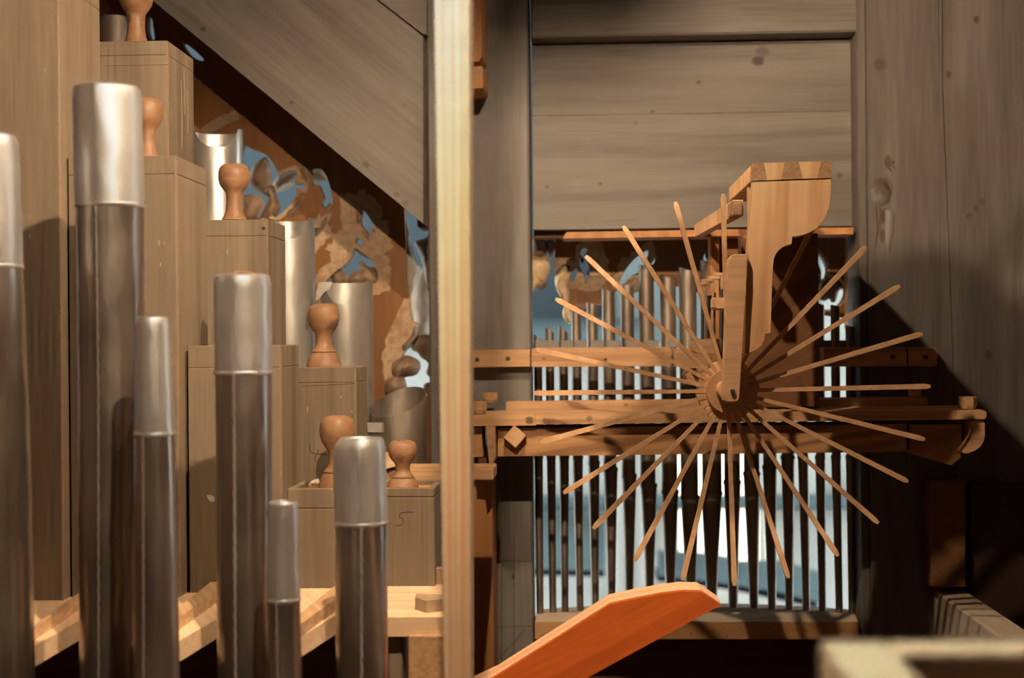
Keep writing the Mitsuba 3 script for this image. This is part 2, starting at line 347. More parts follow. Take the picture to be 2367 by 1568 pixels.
cornice('trim_1', [(1050, 738, 797), (1480, 735, 793)], 7.6, 12)
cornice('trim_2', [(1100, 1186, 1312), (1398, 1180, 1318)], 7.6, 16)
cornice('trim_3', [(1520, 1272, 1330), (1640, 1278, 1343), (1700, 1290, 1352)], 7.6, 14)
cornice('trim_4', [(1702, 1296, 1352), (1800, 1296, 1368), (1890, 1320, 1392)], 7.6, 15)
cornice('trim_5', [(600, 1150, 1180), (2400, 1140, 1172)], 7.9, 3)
struct('ceiling_rib', plane_wall(1425, 300, 1900, 796, 7.82, .07), 'pale_vault')
struct('wall_pier', plane_wall(1901, 300, 2300, 796, 7.82, .07), 'white_plaster')
struct('wall_niche', plane_wall(1720, 1040, 1880, 1146, 7.9, .1), 'white_plaster')
col = struct('trim_6', lathe([(P(1491, 1200, 7.4)[0] - P(1455, 1200, 7.4)[0], P(1455, 1500, 7.4)[2] - .4), (P(1487, 1200, 7.4)[0] - P(1455, 1200, 7.4)[0], P(1455, 1000, 7.4)[2])], np.array([P(1455, 1200, 7.4)[0], 7.4, 0]), 32), 'marble', smooth=30)
w = struct('window_1')
k = obj('pane', plane_wall(1566, 1030, 1752, 1345, 7.95, .02), 'white_plaster', w, emitter=dict(type='area', radiance={'type': 'rgb', 'value': PANE}))
obj('frame', plane_wall(1556, 1022, 1566, 1350, 7.9, .06), 'white_plaster', w)
obj('frame', plane_wall(1752, 1022, 1762, 1350, 7.9, .06), 'white_plaster', w)
for i, sx in enumerate((-5.2, 6.0)):          # unseen side windows, added to light the church
    w = struct(f'window_{i + 2}')
    s = 1 if sx < 0 else -1
    q = np.array([[sx, 3.6, -1.6], [sx, 7.2, -1.6], [sx, 7.2, 2.6], [sx, 3.6, 2.6]])
    m = trimesh.Trimesh(q, [[0, 1, 2], [0, 2, 3]] if s > 0 else [[0, 2, 1], [0, 3, 2]], process=False)
    obj('pane', m, 'white_plaster', w, emitter=dict(type='area', radiance={'type': 'rgb', 'value': DAY}))
    for y in (3.55, 5.38, 7.2): obj('frame', bbox(sx - .06, sx + .06, y, y + .06, -1.7, 2.7), 'grey_upright', w)
    struct(f"wall_{'left' if s > 0 else 'right'}_church", bbox(sx - .3 if s > 0 else sx + .1, sx - .1 if s > 0 else sx + .3, 2.75, 8.2, -2.6, 5), 'white_plaster')

# ------------------------------------------------------------------ the organ case: posts, panels, walls
case = struct('wall_centre')
px_l = P(992, 784, 2.25)[0]; px_r = P(1227, 784, 2.25)[0]
obj('post', bbox(px_l, px_r, 2.25, 2.36, -1.6, 1.4, .003), 'grey_upright', case, label='grey painted upright post with scribed joinery lines')
xs0, xs1 = P(1229, 300, 2.28)[0], P(1979, 300, 2.32)[0]
obj('top_rail', bbox(xs0, P(1989, 40, 2.26)[0], 2.27, 2.36, P(1600, 80, 2.27)[2], 1.4, .003), 'grey_panel', case)
for (a, b) in ((97, 262), (262.3, 527)):
    obj('panel_board', bbox(xs0, xs1, 2.32, 2.345, P(1600, b, 2.32)[2], P(1600, a, 2.32)[2], .0004), 'grey_panel', case)
obj('panel_backing', bbox(xs0, xs1 + .02, 2.35, 2.36, P(1600, 549, 2.35)[2], 1.4), 'dark_wood', case)  # added length below the panels blocks light above the lintel strip
obj('gap_filler', bbox(P(962, 300, 2.26)[0], px_l - .0005, 2.262, 2.34, P(975, 530, 2.3)[2], 1.4, .002), 'dark_wood', case)  # dark filler added to block church light beside the post
# scribed marks on the post's foot
for seg in ([(1160, 1290), (1160, 1530)], [(1188, 1240), (1188, 1530)], [(1140, 1450), (1228, 1448)], [(1142, 1535), (1215, 1455)], [(1160, 1298), (1225, 1298)]):
    obj('scribe_line', tube([P(a, b, 2.2499) for a, b in seg], .0005, 4), 'scribe', case)
obj('bolt_hole', prism([(1184, 1328), (1189, 1328), (1189, 1340), (1184, 1340)], 2.2485, 2.251), 'ink', case)

wr = struct('wall_right')
for (a, b, Y) in ((1986, 2006, 2.262), (2008.5, 2176, 2.25)):
    obj('plank', bbox(P(a, 600, Y)[0], P(b, 600, Y)[0], Y, 2.36, -1.6, 1.4, .002), 'grey_wall', wr)
# the second plank meets the first along a slightly leaning crack
q = [(2177, -900), (2180, 200), (2194, 560), (2204, 850), (2214, 1200), (2224, 2200), (3700, 2200), (3700, -900)]
obj('plank', prism(q, 2.25, 2.36), 'grey_wall', wr)
q = [(2170, -900), (2174.5, -900), (2178, 200), (2192.5, 560), (2202.5, 850), (2212, 1200), (2222, 2200), (2170, 2200)]
obj('plank', prism(q, 2.2505, 2.36), 'grey_wall', wr)
# torn knot with its split grain
g = struct_knot = obj('torn_knot', pillow([(2013, 440), (2030, 420), (2050, 424), (2062, 445), (2055, 470), (2035, 478), (2018, 470)], 2.2495, .004, .0035, seed=3, amp=.8), 'grey_wall', wr, smooth=40)
for i, (x, y0, y1, wd) in enumerate(((2024, 478, 590, 4), (2031, 480, 575, 3), (2038, 484, 560, 3), (2066, 372, 392, 4), (2058, 385, 400, 4))):
    st = [(x + 4 * math.sin(i + k * .7), y0 + (y1 - y0) * k / 6) for k in range(7)]
    obj('grain_split', tube([P(a, b, 2.2497) for a, b in st], np.linspace(wd * .0004, .0003, 7), 5), 'scribe', wr)
obj('grain_strip', pillow([(2046, 486), (2060, 484), (2070, 498), (2066, 540), (2058, 580), (2052, 608), (2046, 560)], 2.2498, .0035, .003, seed=5), 'grey_upright', wr, smooth=40)

# off-frame shell of the loft: keeps daylight out
struct('floor', bbox(-2.2, 2.4, -1.2, 2.75, -1.7, -1.6), 'dark_wood')
struct('wall_right_loft', bbox(2.0, 2.1, -1.2, 2.36, -1.7, 1.5), 'dark_wood')
struct('wall_left_loft', bbox(-2.0, -1.9, -1.2, 2.75, -1.7, 1.5), 'dark_wood')
lw = struct('wall_lower', bbox(px_r - .05, 2.1, 2.38, 2.42, -1.7, P(1600, 1474, 2.25)[2]), 'dark_wood')

# the slanted grey plank over the pipes, and the board above it
def line_y(x): return 7 + (x - 360) * (517 - 7) / (978 - 360)
dpl = single('diagonal_plank', prism([(100, line_y(100)), (978, line_y(978)), (978, 84), (870, 0), (600, -223), (100, -400)], 2.20, 2.255),
       'grey_diagonal', 'broad grey plank slanting down from the top left towards the grey upright', 'plank')
single('upper_board', prism([(500, -320), (868, -6), (978, 79), (986, 79), (986, -600), (500, -600)], 2.225, 2.25), 'grey_panel',
       'grey board filling the corner above the slanted plank', 'board')

# ------------------------------------------------------------------ carved facade boards, left
YF = 2.40
holeA = smooth_ring([(556, 347), (585, 346), (618, 361), (642, 398), (652, 432), (646, 470), (625, 500), (590, 510), (556, 505)], 5)
holeB = smooth_ring([(628, 428), (650, 405), (680, 394), (689, 407), (680, 424), (700, 424), (704, 438), (690, 434), (682, 436), (687, 447), (679, 456), (676, 468), (655, 490), (638, 502), (630, 496), (634, 480), (641, 474), (640, 455), (632, 447)], 4)
holeC = smooth_ring([(717, 396), (738, 390), (752, 403), (761, 425), (768, 455), (767, 478), (752, 482), (742, 470), (747, 457), (741, 440), (736, 427), (724, 430), (718, 412)], 4)
holeD = [(727, 527), (749, 527), (739, 541), (731, 549), (727, 545)]
holeE = smooth_ring([(838, 487), (849, 496), (863, 520), (868, 540), (857, 527), (854, 547), (845, 534), (835, 520), (833, 508)], 4)
holeF = smooth_ring([(821, 556), (829, 550), (841, 566), (824, 562)], 4)
holeG = smooth_ring([(820, 575), (833, 581), (850, 595), (866, 612), (868, 655), (760, 655), (772, 632), (797, 612), (812, 594)], 4)
tl = [[(230, 30), (243, 32), (243, 66), (230, 66)], [(338, 28), (352, 45), (358, 90), (346, 96), (338, 70)], smooth_ring([(418, 96), (440, 108), (470, 136), (462, 140), (436, 124)], 4)]
edgeR = [(930, 300), (935, 505), (938, 560), (938, 640), (946, 690), (952, 742), (968, 750), (963, 775), (943, 800), (933, 815), (915, 848), (904, 862), (911, 874), (930, 872), (938, 900), (975, 905), (977, 936), (984, 938), (986, 900), (1004, 900), (1004, 1300)]
left_outline = [(-700, -800), (930, -800)] + edgeR + [(1004, 2600), (-700, 2600)]
lf = wpoly(left_outline, YF)
holes = [wpoly(h, YF).buffer(0) for h in (holeA, holeB, holeC, holeD, holeE, holeF, holeG, *tl)]
fac = thing('carved_facade', 'brown carved facade board with fretwork openings behind the tall wooden pipes', 'carving')
obj('board', extr(lf.difference(unary_union(holes)), YF, YF + .028), 'facade_wood', fac)
def ragged(poly, r, seed, k=.9, sc=90):
    g = poly.buffer(r, 8).segmentize(.003)
    g = max(g.geoms, key=lambda q: q.area) if hasattr(g, 'geoms') else g
    c = np.array(g.exterior.coords)[:-1]; n = meshkit.fbm(np.stack([c[:, 0] * sc, c[:, 1] * sc, c[:, 0] * 0 + seed], 1), 3) - .5
    cen = c.mean(0); d = c - cen; d /= np.linalg.norm(d, axis=1, keepdims=True)
    return sg.Polygon(c + d * (n * r * 2 * k)[:, None]).buffer(0)
allh = unary_union(holes)
for nm, hs, r, sd in (('EFG', (holeE, holeF, holeG), .020, 2), ('D', (holeD,), .020, 5), ('A', (holeB,), .006, 7)):
    base = unary_union([wpoly(h, YF).buffer(0) for h in hs])
    if nm == 'EFG': base = base.union(wpoly([(812, 470), (838, 470), (880, 545), (872, 600), (800, 610), (782, 600), (815, 530)], YF).buffer(0))
    pg = ragged(base, r, sd).difference(allh).intersection(lf)
    obj('plaster_patch', extr(pg, YF - .0018, YF + .0005), 'plaster', fac)
obj('plaster_patch', extr(ragged(wpoly([(930, 720), (942, 700), (950, 745), (960, 755), (940, 800), (908, 850), (900, 880), (890, 830), (905, 780)], YF), .007, 9).intersection(lf), YF - .0018, YF + .0005), 'plaster', fac)
obj('plaster_patch', extr(ragged(wpoly([(470, 300), (505, 275), (540, 262), (548, 272), (512, 290), (480, 308)], YF), .004, 4), YF - .0018, YF + .0005), 'plaster', fac)
leafs = [  # outline, depth, swell, material
    ([(592, 376), (616, 364), (626, 395), (630, 430), (618, 452), (600, 446), (580, 432), (572, 420), (580, 395)], 2.435, .018, 'leaf_wood'),
    ([(560, 455), (600, 453), (612, 470), (606, 490), (594, 512), (560, 515)], 2.430, .018, 'leaf_wood'),
    ([(612, 438), (632, 428), (640, 455), (648, 480), (632, 505), (600, 512), (612, 480), (620, 460)], 2.410, .012, 'leaf_wood'),
    ([(700, 375), (716, 372), (724, 400), (720, 440), (706, 480), (690, 505), (640, 512), (660, 492), (690, 460), (706, 430), (694, 400)], 2.410, .016, 'leaf_wood'),
    ([(722, 432), (736, 428), (744, 452), (742, 470), (752, 484), (730, 512), (704, 500), (706, 470)], 2.420, .016, 'leaf_wood'),
    ([(626, 432), (650, 400), (682, 390), (692, 408), (672, 432), (636, 446)], 2.480, .014, 'pale_leaf'),
    ([(714, 395), (740, 386), (760, 412), (762, 418), (722, 420)], 2.480, .012, 'pale_leaf'),
    ([(735, 520), (760, 470), (768, 478), (766, 520), (748, 540), (738, 550)], 2.405, .008, 'leaf_wood'),
    ([(824, 488), (834, 482), (838, 500), (834, 518), (826, 522), (822, 505)], 2.402, .008, 'leaf_wood'),
    ([(832, 520), (842, 528), (856, 545), (858, 560), (846, 556), (834, 538)], 2.404, .008, 'leaf_wood'),
    ([(818, 565), (838, 568), (855, 582), (864, 600), (846, 596), (828, 585)], 2.406, .009, 'leaf_wood'),
    ([(766, 632), (786, 622), (804, 640), (802, 656), (772, 660)], 2.412, .012, 'leaf_wood'),
    ([(806, 640), (816, 626), (834, 624), (828, 608), (838, 604), (850, 616), (868, 620), (870, 660), (808, 660)], 2.414, .016, 'leaf_wood'),
    ([(934, 512), (942, 516), (950, 560), (962, 600), (972, 625), (962, 660), (952, 745), (944, 700), (938, 640)], 2.420, .012, 'pale_leaf'),
    ([(958, 560), (980, 552), (1000, 552), (1000, 680), (985, 660), (976, 610), (966, 580)], 2.440, .015, 'leaf_wood'),
    ([(958, 660), (985, 610), (1000, 640), (1000, 770), (975, 790), (940, 810), (930, 830), (945, 780), (955, 740)], 2.460, .022, 'pale_leaf'),
    ([(950, 782), (1000, 780), (1000, 870), (985, 862), (990, 840), (972, 826), (965, 815), (952, 808)], 2.440, .010, 'leaf_wood'),
    ([(905, 840), (925, 824), (945, 822), (968, 834), (972, 852), (960, 868), (938, 872), (915, 880), (904, 862)], 2.405, .022, 'leaf_wood'),
    ([(928, 800), (945, 782), (960, 752), (966, 768), (952, 790), (935, 812)], 2.400, .010, 'leaf_wood'),
    ([(892, 880), (915, 868), (935, 876), (934, 910), (892, 915)], 2.398, .014, 'leaf_wood'),
    ([(978, 892), (990, 884), (1000, 890), (1000, 915), (984, 908)], 2.420, .010, 'leaf_wood'),
]
for i, (pl, Y, h, mt) in enumerate(leafs):
    obj('carved_leaf', pillow(smooth_ring(pl, 4), Y, h, seed=i), mt, fac, smooth=45)

# carved facade, right of the grey upright
YG = 2.45
def wp2(p): return wpoly(p, YG).buffer(0)
rout = [(1282, 480), (2060, 480), (2060, 735), (1952, 735), (1700, 700), (1560, 660), (1475, 640), (1455, 640), (1440, 655), (1410, 690), (1398, 700), (1390, 705), (1340, 715), (1330, 748), (1308, 742), (1302, 690), (1296, 672), (1278, 650), (1283, 600)]
rholes = [smooth_ring([(1276, 648), (1284, 628), (1300, 612), (1318, 616), (1316, 625), (1300, 636), (1290, 650), (1286, 668)], 4),
          smooth_ring([(1341, 585), (1350, 574), (1358, 578), (1352, 592), (1356, 605), (1362, 622), (1363, 640), (1353, 658), (1350, 640), (1341, 618)], 4),
          smooth_ring([(1317, 636), (1334, 620), (1334, 630), (1326, 651), (1320, 648)], 4),
          smooth_ring([(1434, 658), (1446, 625), (1470, 596), (1500, 580), (1475, 640)], 4),
          smooth_ring([(1513, 594), (1515, 602), (1510, 611), (1504, 610), (1510, 604)], 4),
          smooth_ring([(1632, 581), (1633, 595), (1640, 605), (1632, 608), (1626, 600), (1628, 590)], 4),
          smooth_ring([(1880, 585), (1900, 594), (1912, 620), (1908, 645), (1895, 664), (1880, 668)], 4),
          smooth_ring([(1880, 690), (1893, 650), (1920, 640), (1945, 650), (1955, 675), (1945, 700), (1920, 716), (1895, 712), (1880, 705)], 5)]
rh = [wp2(h) for h in rholes]
rfac = thing('carved_facade', 'brown carved fretwork board under the grey panel, behind the row of small pipes', 'carving')
rpoly = wp2(rout)
obj('board', extr(rpoly.difference(unary_union(rh)), YG, YG + .025), 'facade_wood', rfac)
patch = [(1288, 622), (1300, 608), (1335, 608), (1340, 570), (1362, 556), (1385, 570), (1398, 610), (1402, 640), (1385, 660), (1355, 668), (1325, 660), (1300, 650), (1310, 690), (1304, 700), (1292, 668)]
obj('plaster_patch', extr(ragged(wp2(patch), .006, 3).difference(unary_union(rh)).intersection(rpoly), YG - .0018, YG + .0005), 'plaster', rfac)
obj('plaster_patch', extr(ragged(rh[3], .012, 8).difference(unary_union(rh)).intersection(rpoly), YG - .0018, YG + .0005), 'plaster', rfac)
obj('plaster_patch', extr(ragged(rh[6].union(rh[7]), .004, 8).difference(unary_union(rh)).intersection(rpoly), YG - .0018, YG + .0005), 'plaster', rfac)
obj('corner_strip', prism([(1962, 545), (1984, 540), (1990, 760), (1962, 760)], 2.40, 2.44), 'orange_wood', rfac)
rleafs = [
    ([(1340, 588), (1350, 600), (1349, 606), (1344, 610)], 2.455, .006, 'leaf_wood'),
    ([(1282, 655), (1286, 630), (1304, 612), (1320, 620), (1312, 640), (1302, 660), (1304, 690), (1308, 700), (1296, 690)], 2.465, .02, 'gilt_leaf'),
    ([(1334, 618), (1345, 624), (1352, 650), (1356, 634), (1362, 622), (1358, 645), (1353, 660), (1340, 640)], 2.458, .008, 'leaf_wood'),
    ([(1226, 545), (1238, 545), (1250, 548), (1262, 556), (1268, 560), (1262, 590), (1245, 600), (1226, 600)], 2.430, .02, 'leaf_wood'),
    ([(1226, 592), (1248, 596), (1262, 590), (1268, 604), (1272, 620), (1266, 640), (1258, 655), (1240, 655), (1226, 650)], 2.420, .02, 'gilt_leaf'),
    ([(1236, 655), (1250, 648), (1266, 652), (1262, 664), (1250, 672), (1240, 664)], 2.410, .014, 'leaf_wood'),
    ([(1226, 630), (1240, 640), (1250, 655), (1238, 668), (1230, 680), (1226, 682)], 2.405, .012, 'gilt_leaf'),
    ([(1262, 556), (1278, 552), (1284, 570), (1276, 590), (1270, 605), (1266, 580)], 2.430, .012, 'leaf_wood'),
    ([(1302, 712), (1312, 706), (1318, 716), (1318, 748), (1308, 744), (1300, 730)], 2.445, .010, 'gilt_leaf'),
    ([(1440, 660), (1458, 640), (1480, 632), (1484, 670), (1440, 680)], 2.465, .012, 'plaster'),
    ([(1893, 650), (1920, 640), (1946, 652), (1956, 672), (1945, 668), (1938, 676), (1934, 692), (1928, 700), (1920, 698), (1917, 690), (1908, 696), (1893, 692), (1885, 680)], 2.480, .014, 'leaf_wood'),
    ([(1876, 590), (1896, 620), (1898, 645), (1890, 664), (1876, 668)], 2.470, .01, 'leaf_wood'),
]
for i, (pl, Y, h, mt) in enumerate(rleafs):
    obj('carved_leaf', pillow(smooth_ring(pl, 4), Y, h, seed=30 + i), mt, rfac, smooth=45)

# ------------------------------------------------------------------ rows of pipes seen from behind
def open_pipe(parent, cx, Y, r, z0, ztop, mat, n=72, name='body', taper=None, thick=.0009):
    """a thin metal tube whose upper rim follows ztop(theta); theta = -pi/2 faces the camera"""
    a = np.arange(n) * 2 * np.pi / n; m = 24
    zt = np.array([ztop(t) for t in a])
    def shell(rr, inset=0):
        rows = []
        for s in np.linspace(0, 1, m):
            z = z0 + (zt - z0) * s
            q = rr if taper is None else taper(z) - (r - rr)
            rows.append(np.stack([cx + q * np.cos(a), Y + q * np.sin(a), z], 1))
        return np.concatenate(rows)
    o, i_ = shell(r), shell(r - thick)
    ii, jj = np.meshgrid(np.arange(m - 1), np.arange(n), indexing='ij')
    q = np.stack([ii * n + jj, ii * n + (jj + 1) % n, (ii + 1) * n + (jj + 1) % n, (ii + 1) * n + jj], -1).reshape(-1, 4)
    N = len(o); k = np.arange(n); top = (m - 1) * n
    rim = np.stack([top + k, top + (k + 1) % n, N + top + (k + 1) % n, N + top + k], 1)
    f = np.vstack([q, q[:, ::-1] + N, rim])
    return obj(name, (np.vstack([o, i_]), f), mat, parent, smooth=35)

feet = [(1248.5, 16, 1245, 20, None, 773), (1278, 16, 1274, 21, None, 755), (1306, 16, 1304, 23, None, 752), (1341, 16, 1335, 25, None, 706), (1376, 17, 1372, 28, 1070, 699),
        (1414, 17, 1411, 33, 1085, 667), (1455, 17, 1454, 34, 1100, 655), (1502, 18, 1499, 38, 1122, 611), (1549, 20, 1548, 39, 1137, 634), (1597, 22, 1594, 43, 1150, 618),
        (1645, 24, 1644, 48, 1140, 600), (1695, 21, 1692, 39, 1115, 618), (1743, 20, 1737, 38, 1095, 634), (1785, 19, 1779, 33, 1080, 611), (1825, 18, 1821, 32, None, 655),
        (1864, 17, 1857, 26, None, 667), (1901, 16, 1896, 24, None, 700), (1940, 16, 1932, 22, None, 705), (1969, 15, 1966, 22, None, 752)]
SILL_Z = P(1600, 1438, 2.25)[2]
def arcY(px): return 2.312 + .062 * max(0.0, 1 - ((px - 1610) / 385.0) ** 2)
ordn = ['first', 'second', 'third', 'fourth', 'fifth', 'sixth', 'seventh', 'eighth', 'ninth', 'tenth', 'eleventh', 'twelfth', 'thirteenth', 'fourteenth', 'fifteenth', 'sixteenth', 'seventeenth', 'eighteenth', 'last']
for i, (fx, fwid, ux, uw, sh, ty) in enumerate(feet):
    Y = arcY(fx)
    lab = f'dark slender metal pipe on the sill, {ordn[i]} from the grey upright' if i < 18 else 'dark slender metal pipe at the far right end of the row on the sill'
    t = thing('facade_pipe', lab, 'organ pipe', 'row of small metal pipes on the sill')
    rt, rb = uw / 2 * Y / F, fwid / 2 * Y / F
    zs = P(fx, 1057 if sh is None else sh, Y)[2]
    c0, c1 = P(fx, 1412, Y)[0], P(ux, 1057, Y)[0]
    zm = P(fx, 800, Y)[2]
    # conical foot
    n = 40; prof = [(rb * .96, SILL_Z), (rb, SILL_Z + .004), (rb + (rt - rb) * .35, SILL_Z + (zs - SILL_Z) * .45), (rt * .97, zs - .004)]
    m = lathe(prof, np.array([c0, Y, 0]), n)
    v = m.vertices.copy(); s = np.clip((v[:, 2] - SILL_Z) / (zs - SILL_Z), 0, 1); v[:, 0] += s * (c1 - c0); m.vertices = v
    obj('foot', m, 'pipe_dull', t, smooth=40)
    obj('joint_ring', lathe([(rt * .98, zs - .004), (rt * 1.05, zs - .002), (rt * 1.05, zs + .001), (rt, zs + .003)], np.array([c1, Y, 0]), 32), 'pipe_dull', t, smooth=40)
    ztop = P(fx, ty, Y)[2]
    cut = .55 * rt if i > 2 else 1.6 * rt
    ph = rng.uniform(-.5, .5)
    r_up = rt * .93
    c2 = P({0: 1244, 1: 1270, 2: 1302, 3: 1332, 4: 1369, 5: 1406, 6: 1449, 7: 1493, 8: 1544, 9: 1590, 10: 1644, 11: 1690, 12: 1735, 13: 1778, 14: 1820, 15: 1856, 16: 1896, 17: 1932, 18: 1966}[i], 800, Y)[0]
    open_pipe(t, (c1 + c2) / 2, Y, r_up, zs, lambda a: ztop - cut * (0.5 + .5 * math.cos(a - ph)), 'pipe_dull', n=40)
    ex = c2 + r_up * .6
    obj('ear', bbox(ex - .0085, ex + .012, Y - r_up - .004, Y - r_up + .004, P(fx, 804, Y)[2], P(fx, 787, Y)[2], .0006), 'lead', t)

plan = sg.Polygon([(P(1236, 1430, 2.25)[0], 2.25)] + [(P(x, 1430, arcY(x))[0], arcY(x) + .035) for x in np.linspace(1240, 1984, 30)] + [(P(1984, 1430, 2.25)[0], 2.25)])
def slab_z(pl, z0, z1):
    m = trimesh.creation.extrude_polygon(pl, z1 - z0, engine='earcut'); m.apply_translation([0, 0, z0]); return m
SB = P(1600, 1478, 2.25)[2]
single('pipe_sill', slab_z(plan, SB, SILL_Z - .0008), 'sill_wood', 'wooden sill with a dusty top that carries the row of small metal pipes', 'sill')
obj('dust_layer', slab_z(plan.buffer(-.0015), SILL_Z - .0008, SILL_Z), 'dust', 'pipe_sill', label='grey dust lying on the sill')
holes_ = random.Random(3)
for i in range(26):
    x, y = holes_.uniform(1245, 1990), holes_.uniform(1444, 1474)
    q = P(x, y, 2.25); r = holes_.uniform(.0006, .0011)
    obj('worm_hole', trimesh.creation.cylinder(r, .0006, sections=8, transform=trimesh.transformations.translation_matrix(q) @ trimesh.transformations.rotation_matrix(math.pi / 2, [1, 0, 0])), 'ink', 'pipe_sill')

# larger metal pipes of the facade, seen over the wooden ones
def big_pipe(cpx, rpx, top, Y, bottom, zt, label, mat='pipe_bright'):
    t = thing('metal_pipe', label, 'organ pipe', None)
    r = rpx * Y / F; c = P(cpx, top + 100, Y)[0]
    z1 = P(cpx, top, Y)[2]
    open_pipe(t, c, Y, r, P(cpx, bottom, Y)[2], lambda a: zt(a, z1, r), mat, n=96)
    return t, c, r, z1
def ucut(width, depth, skew=0.0, tilt=0.0):
    def f(a, z1, r):
        d = (a + math.pi / 2 - skew + math.pi) % (2 * math.pi) - math.pi        # 0 = towards the camera
        u = abs(d) / width
        return z1 - tilt * r * math.cos(d) - (depth * r * (1 - u ** 2.6) if u < 1 else 0)
    return f
big_pipe(500, 62, 302, 2.20, 1150, ucut(.95, .75, .25), 'bright metal pipe with a scalloped rim, highest of the bright pipes before the fretwork')
big_pipe(666, 62, 507, 2.16, 1150, ucut(.9, .8, .2), 'bright metal pipe with a plain rim right of the ink stained knob')
t3, c3, r3, z3 = big_pipe(799, 63, 652, 2.12, 1150, ucut(.85, .85, .1), 'bright metal pipe with a wavy cut rim behind the domed foot knob')
obj('rim_tab', prism([(737, 652), (768, 652), (762, 668), (750, 676), (738, 692), (729, 696), (731, 676)], 2.085, 2.087), 'pipe_bright', t3)
def mitre(a, z1, r):
    return z1 - r * (.42 - .45 * math.sin(a) - .27 * math.cos(a))
big_pipe(922, 64, 903, 2.10, 1200, mitre, 'dark metal pipe with a slanting cut mouth beside the grey upright', 'pipe_dull')
big_pipe(268, 36, 42, 2.30, 1150, lambda a, z1, r: z1 - r * max(0, -1.1 * math.cos(a) - .35), 'grey metal pipe top peeping out left of the topmost knob', 'pipe_dull')
clip = single('metal_clip', pbox(846, 978, 886, 1003, 2.0, 2.012, .002), 'pipe_bright', 'small square metal clip beside the slanting mouth of the dark pipe', 'clip')
# ------------------------------------------------------------------ rails in front of the pipe row
YR = 2.224
lint = single('lintel_strip', prism([(1300, 548), (1309, 535), (1974, 524), (1974, 543), (1320, 553), (1302, 553)], 2.27, 2.325, .001), 'orange_wood', 'narrow orange wooden strip under the lower edge of the big grey panel', 'strip')
pr = single('upper_rail', prism([(1020, 810), (1227, 808), (1227, 849), (1020, 852)], YR, YR + .0255, .001), 'rail_wood', 'light wooden rail across the bodies of the small pipes', 'rail')
obj('rail_board', prism([(1227, 807), (1240, 804), (1548, 802.5), (1553, 806), (1553, 844), (1548, 848), (1240, 850), (1227, 849)], YR - .003, YR + .045, .001), 'rail_wood', pr)
obj('rail_board', prism([(1556, 806), (1638, 806), (1638, 848), (1556, 849)], 2.24, 2.28, .001), 'rail_wood', pr)
obj('rail_board', prism([(1902, 804), (2097, 803), (2097, 848), (1902, 849)], YR, YR + .025, .001), 'rail_wood', pr)
obj('rail_board', prism([(2098, 803), (2160, 803), (2168, 808), (2168, 844), (2160, 849), (2098, 848)], YR + .001, YR + .0255, .001), 'rail_wood', pr)
for (x, y) in ((1103, 831), (1174, 829)):
    q = P(x, y, YR)
    obj('square_nail', bbox(q[0] - .003, q[0] + .003, YR - .003, YR + .004, q[2] - .003, q[2] + .003), 'iron', pr)
for (x, y) in ((2064, 825), (2140, 826)):
    obj('nail_hole', prism(smooth_ring([(x - 6, y), (x, y - 6), (x + 6, y), (x, y + 6)], 4), YR - .0006, YR + .003), 'ink', pr)
mr = single('middle_rail', pbox(1168, 931, 2146, 953, 2.20, 2.235), 'rail_wood', 'thin wooden rail running just behind the long front rail', 'rail')
scene[mr] = mikit.ply(prism([(1168, 930), (1690, 924), (2140, 919), (2146, 924), (2146, 947), (1690, 951), (1168, 957)], 2.197, 2.237, .001), 'rail_wood')
RTOP = P(1700, 951.5, 2.08)[2]
fr_x0, fr_x1 = P(1060, 972, 2.08)[0], P(2282, 958, 2.08)[0]
fr = single('front_rail', prism([(1060, 959), (2270, 945.5), (2279, 948), (2283, 954), (2283, 964), (2279, 970), (2270, 972), (1242, 984), (1060, 986)], 2.08, 2.19, .0015), 'rail_wood', 'long straight wooden rail running behind the rod wheel to the right wall', 'rail')
obj('lighter_lap', prism([(1060, 959), (1239, 957.2), (1239, 984.6), (1060, 986.5)], 2.0785, 2.081, .0004), 'rail_wood', fr, label='lighter piece of the rail with a knot')
br = single('brown_rail', prism([(1148, 988), (2098, 978), (2098, 1047), (1148, 1058)], 2.096, 2.15, .0015), 'dark_rail_wood', 'broad dark brown rail with a diamond shaped peg under the front rail', 'rail')
dp = P(1190, 1010, 2.075)
m = bbox(dp[0] - .0118, dp[0] + .0118, 2.072, 2.10, dp[2] - .0118, dp[2] + .0118, .001)
rot_y(m, math.radians(45 - 4), dp)
obj('diamond_peg', m, 'hub_wood', br, label='square peg turned on its corner')
def peg(px0, py0, px1, py1, Y, label, d=.03):
    cx, cz = (P(px0, py0, Y) + P(px1, py1, Y))[[0, 2]] / 2
    r = abs(P(px1, py0, Y)[0] - P(px0, py0, Y)[0]) / 2
    z1, z0 = P(px0, py0, Y)[2], P(px0, py1, Y)[2]
    a = np.arange(8) * math.pi / 4 + math.pi / 8
    pts_ = []
    for z, k in ((z0, .8), (z0 + (z1 - z0) * .3, 1), (z1 - .001, 1), (z1, .93)):
        pts_ += [(cx + r * 1.08 * k * math.cos(t), Y + r + r * 1.08 * k * math.sin(t), z) for t in a]
    return single('wooden_peg', hull(pts_), 'rail_wood', label, 'peg', None)
peg(1117, 909, 1149, 931, 2.20, 'small eight sided peg on the left end of the thin middle rail')
peg(2103, 898, 2131, 921, 2.20, 'small wooden peg in shadow on the right end of the thin middle rail')
peg(1090, 929, 1124, 957, 2.085, 'wooden peg on the left end of the front rail against the pale post')
peg(2222, 918, 2262, 946, 2.085, 'wooden peg standing on the right end of the long front rail')
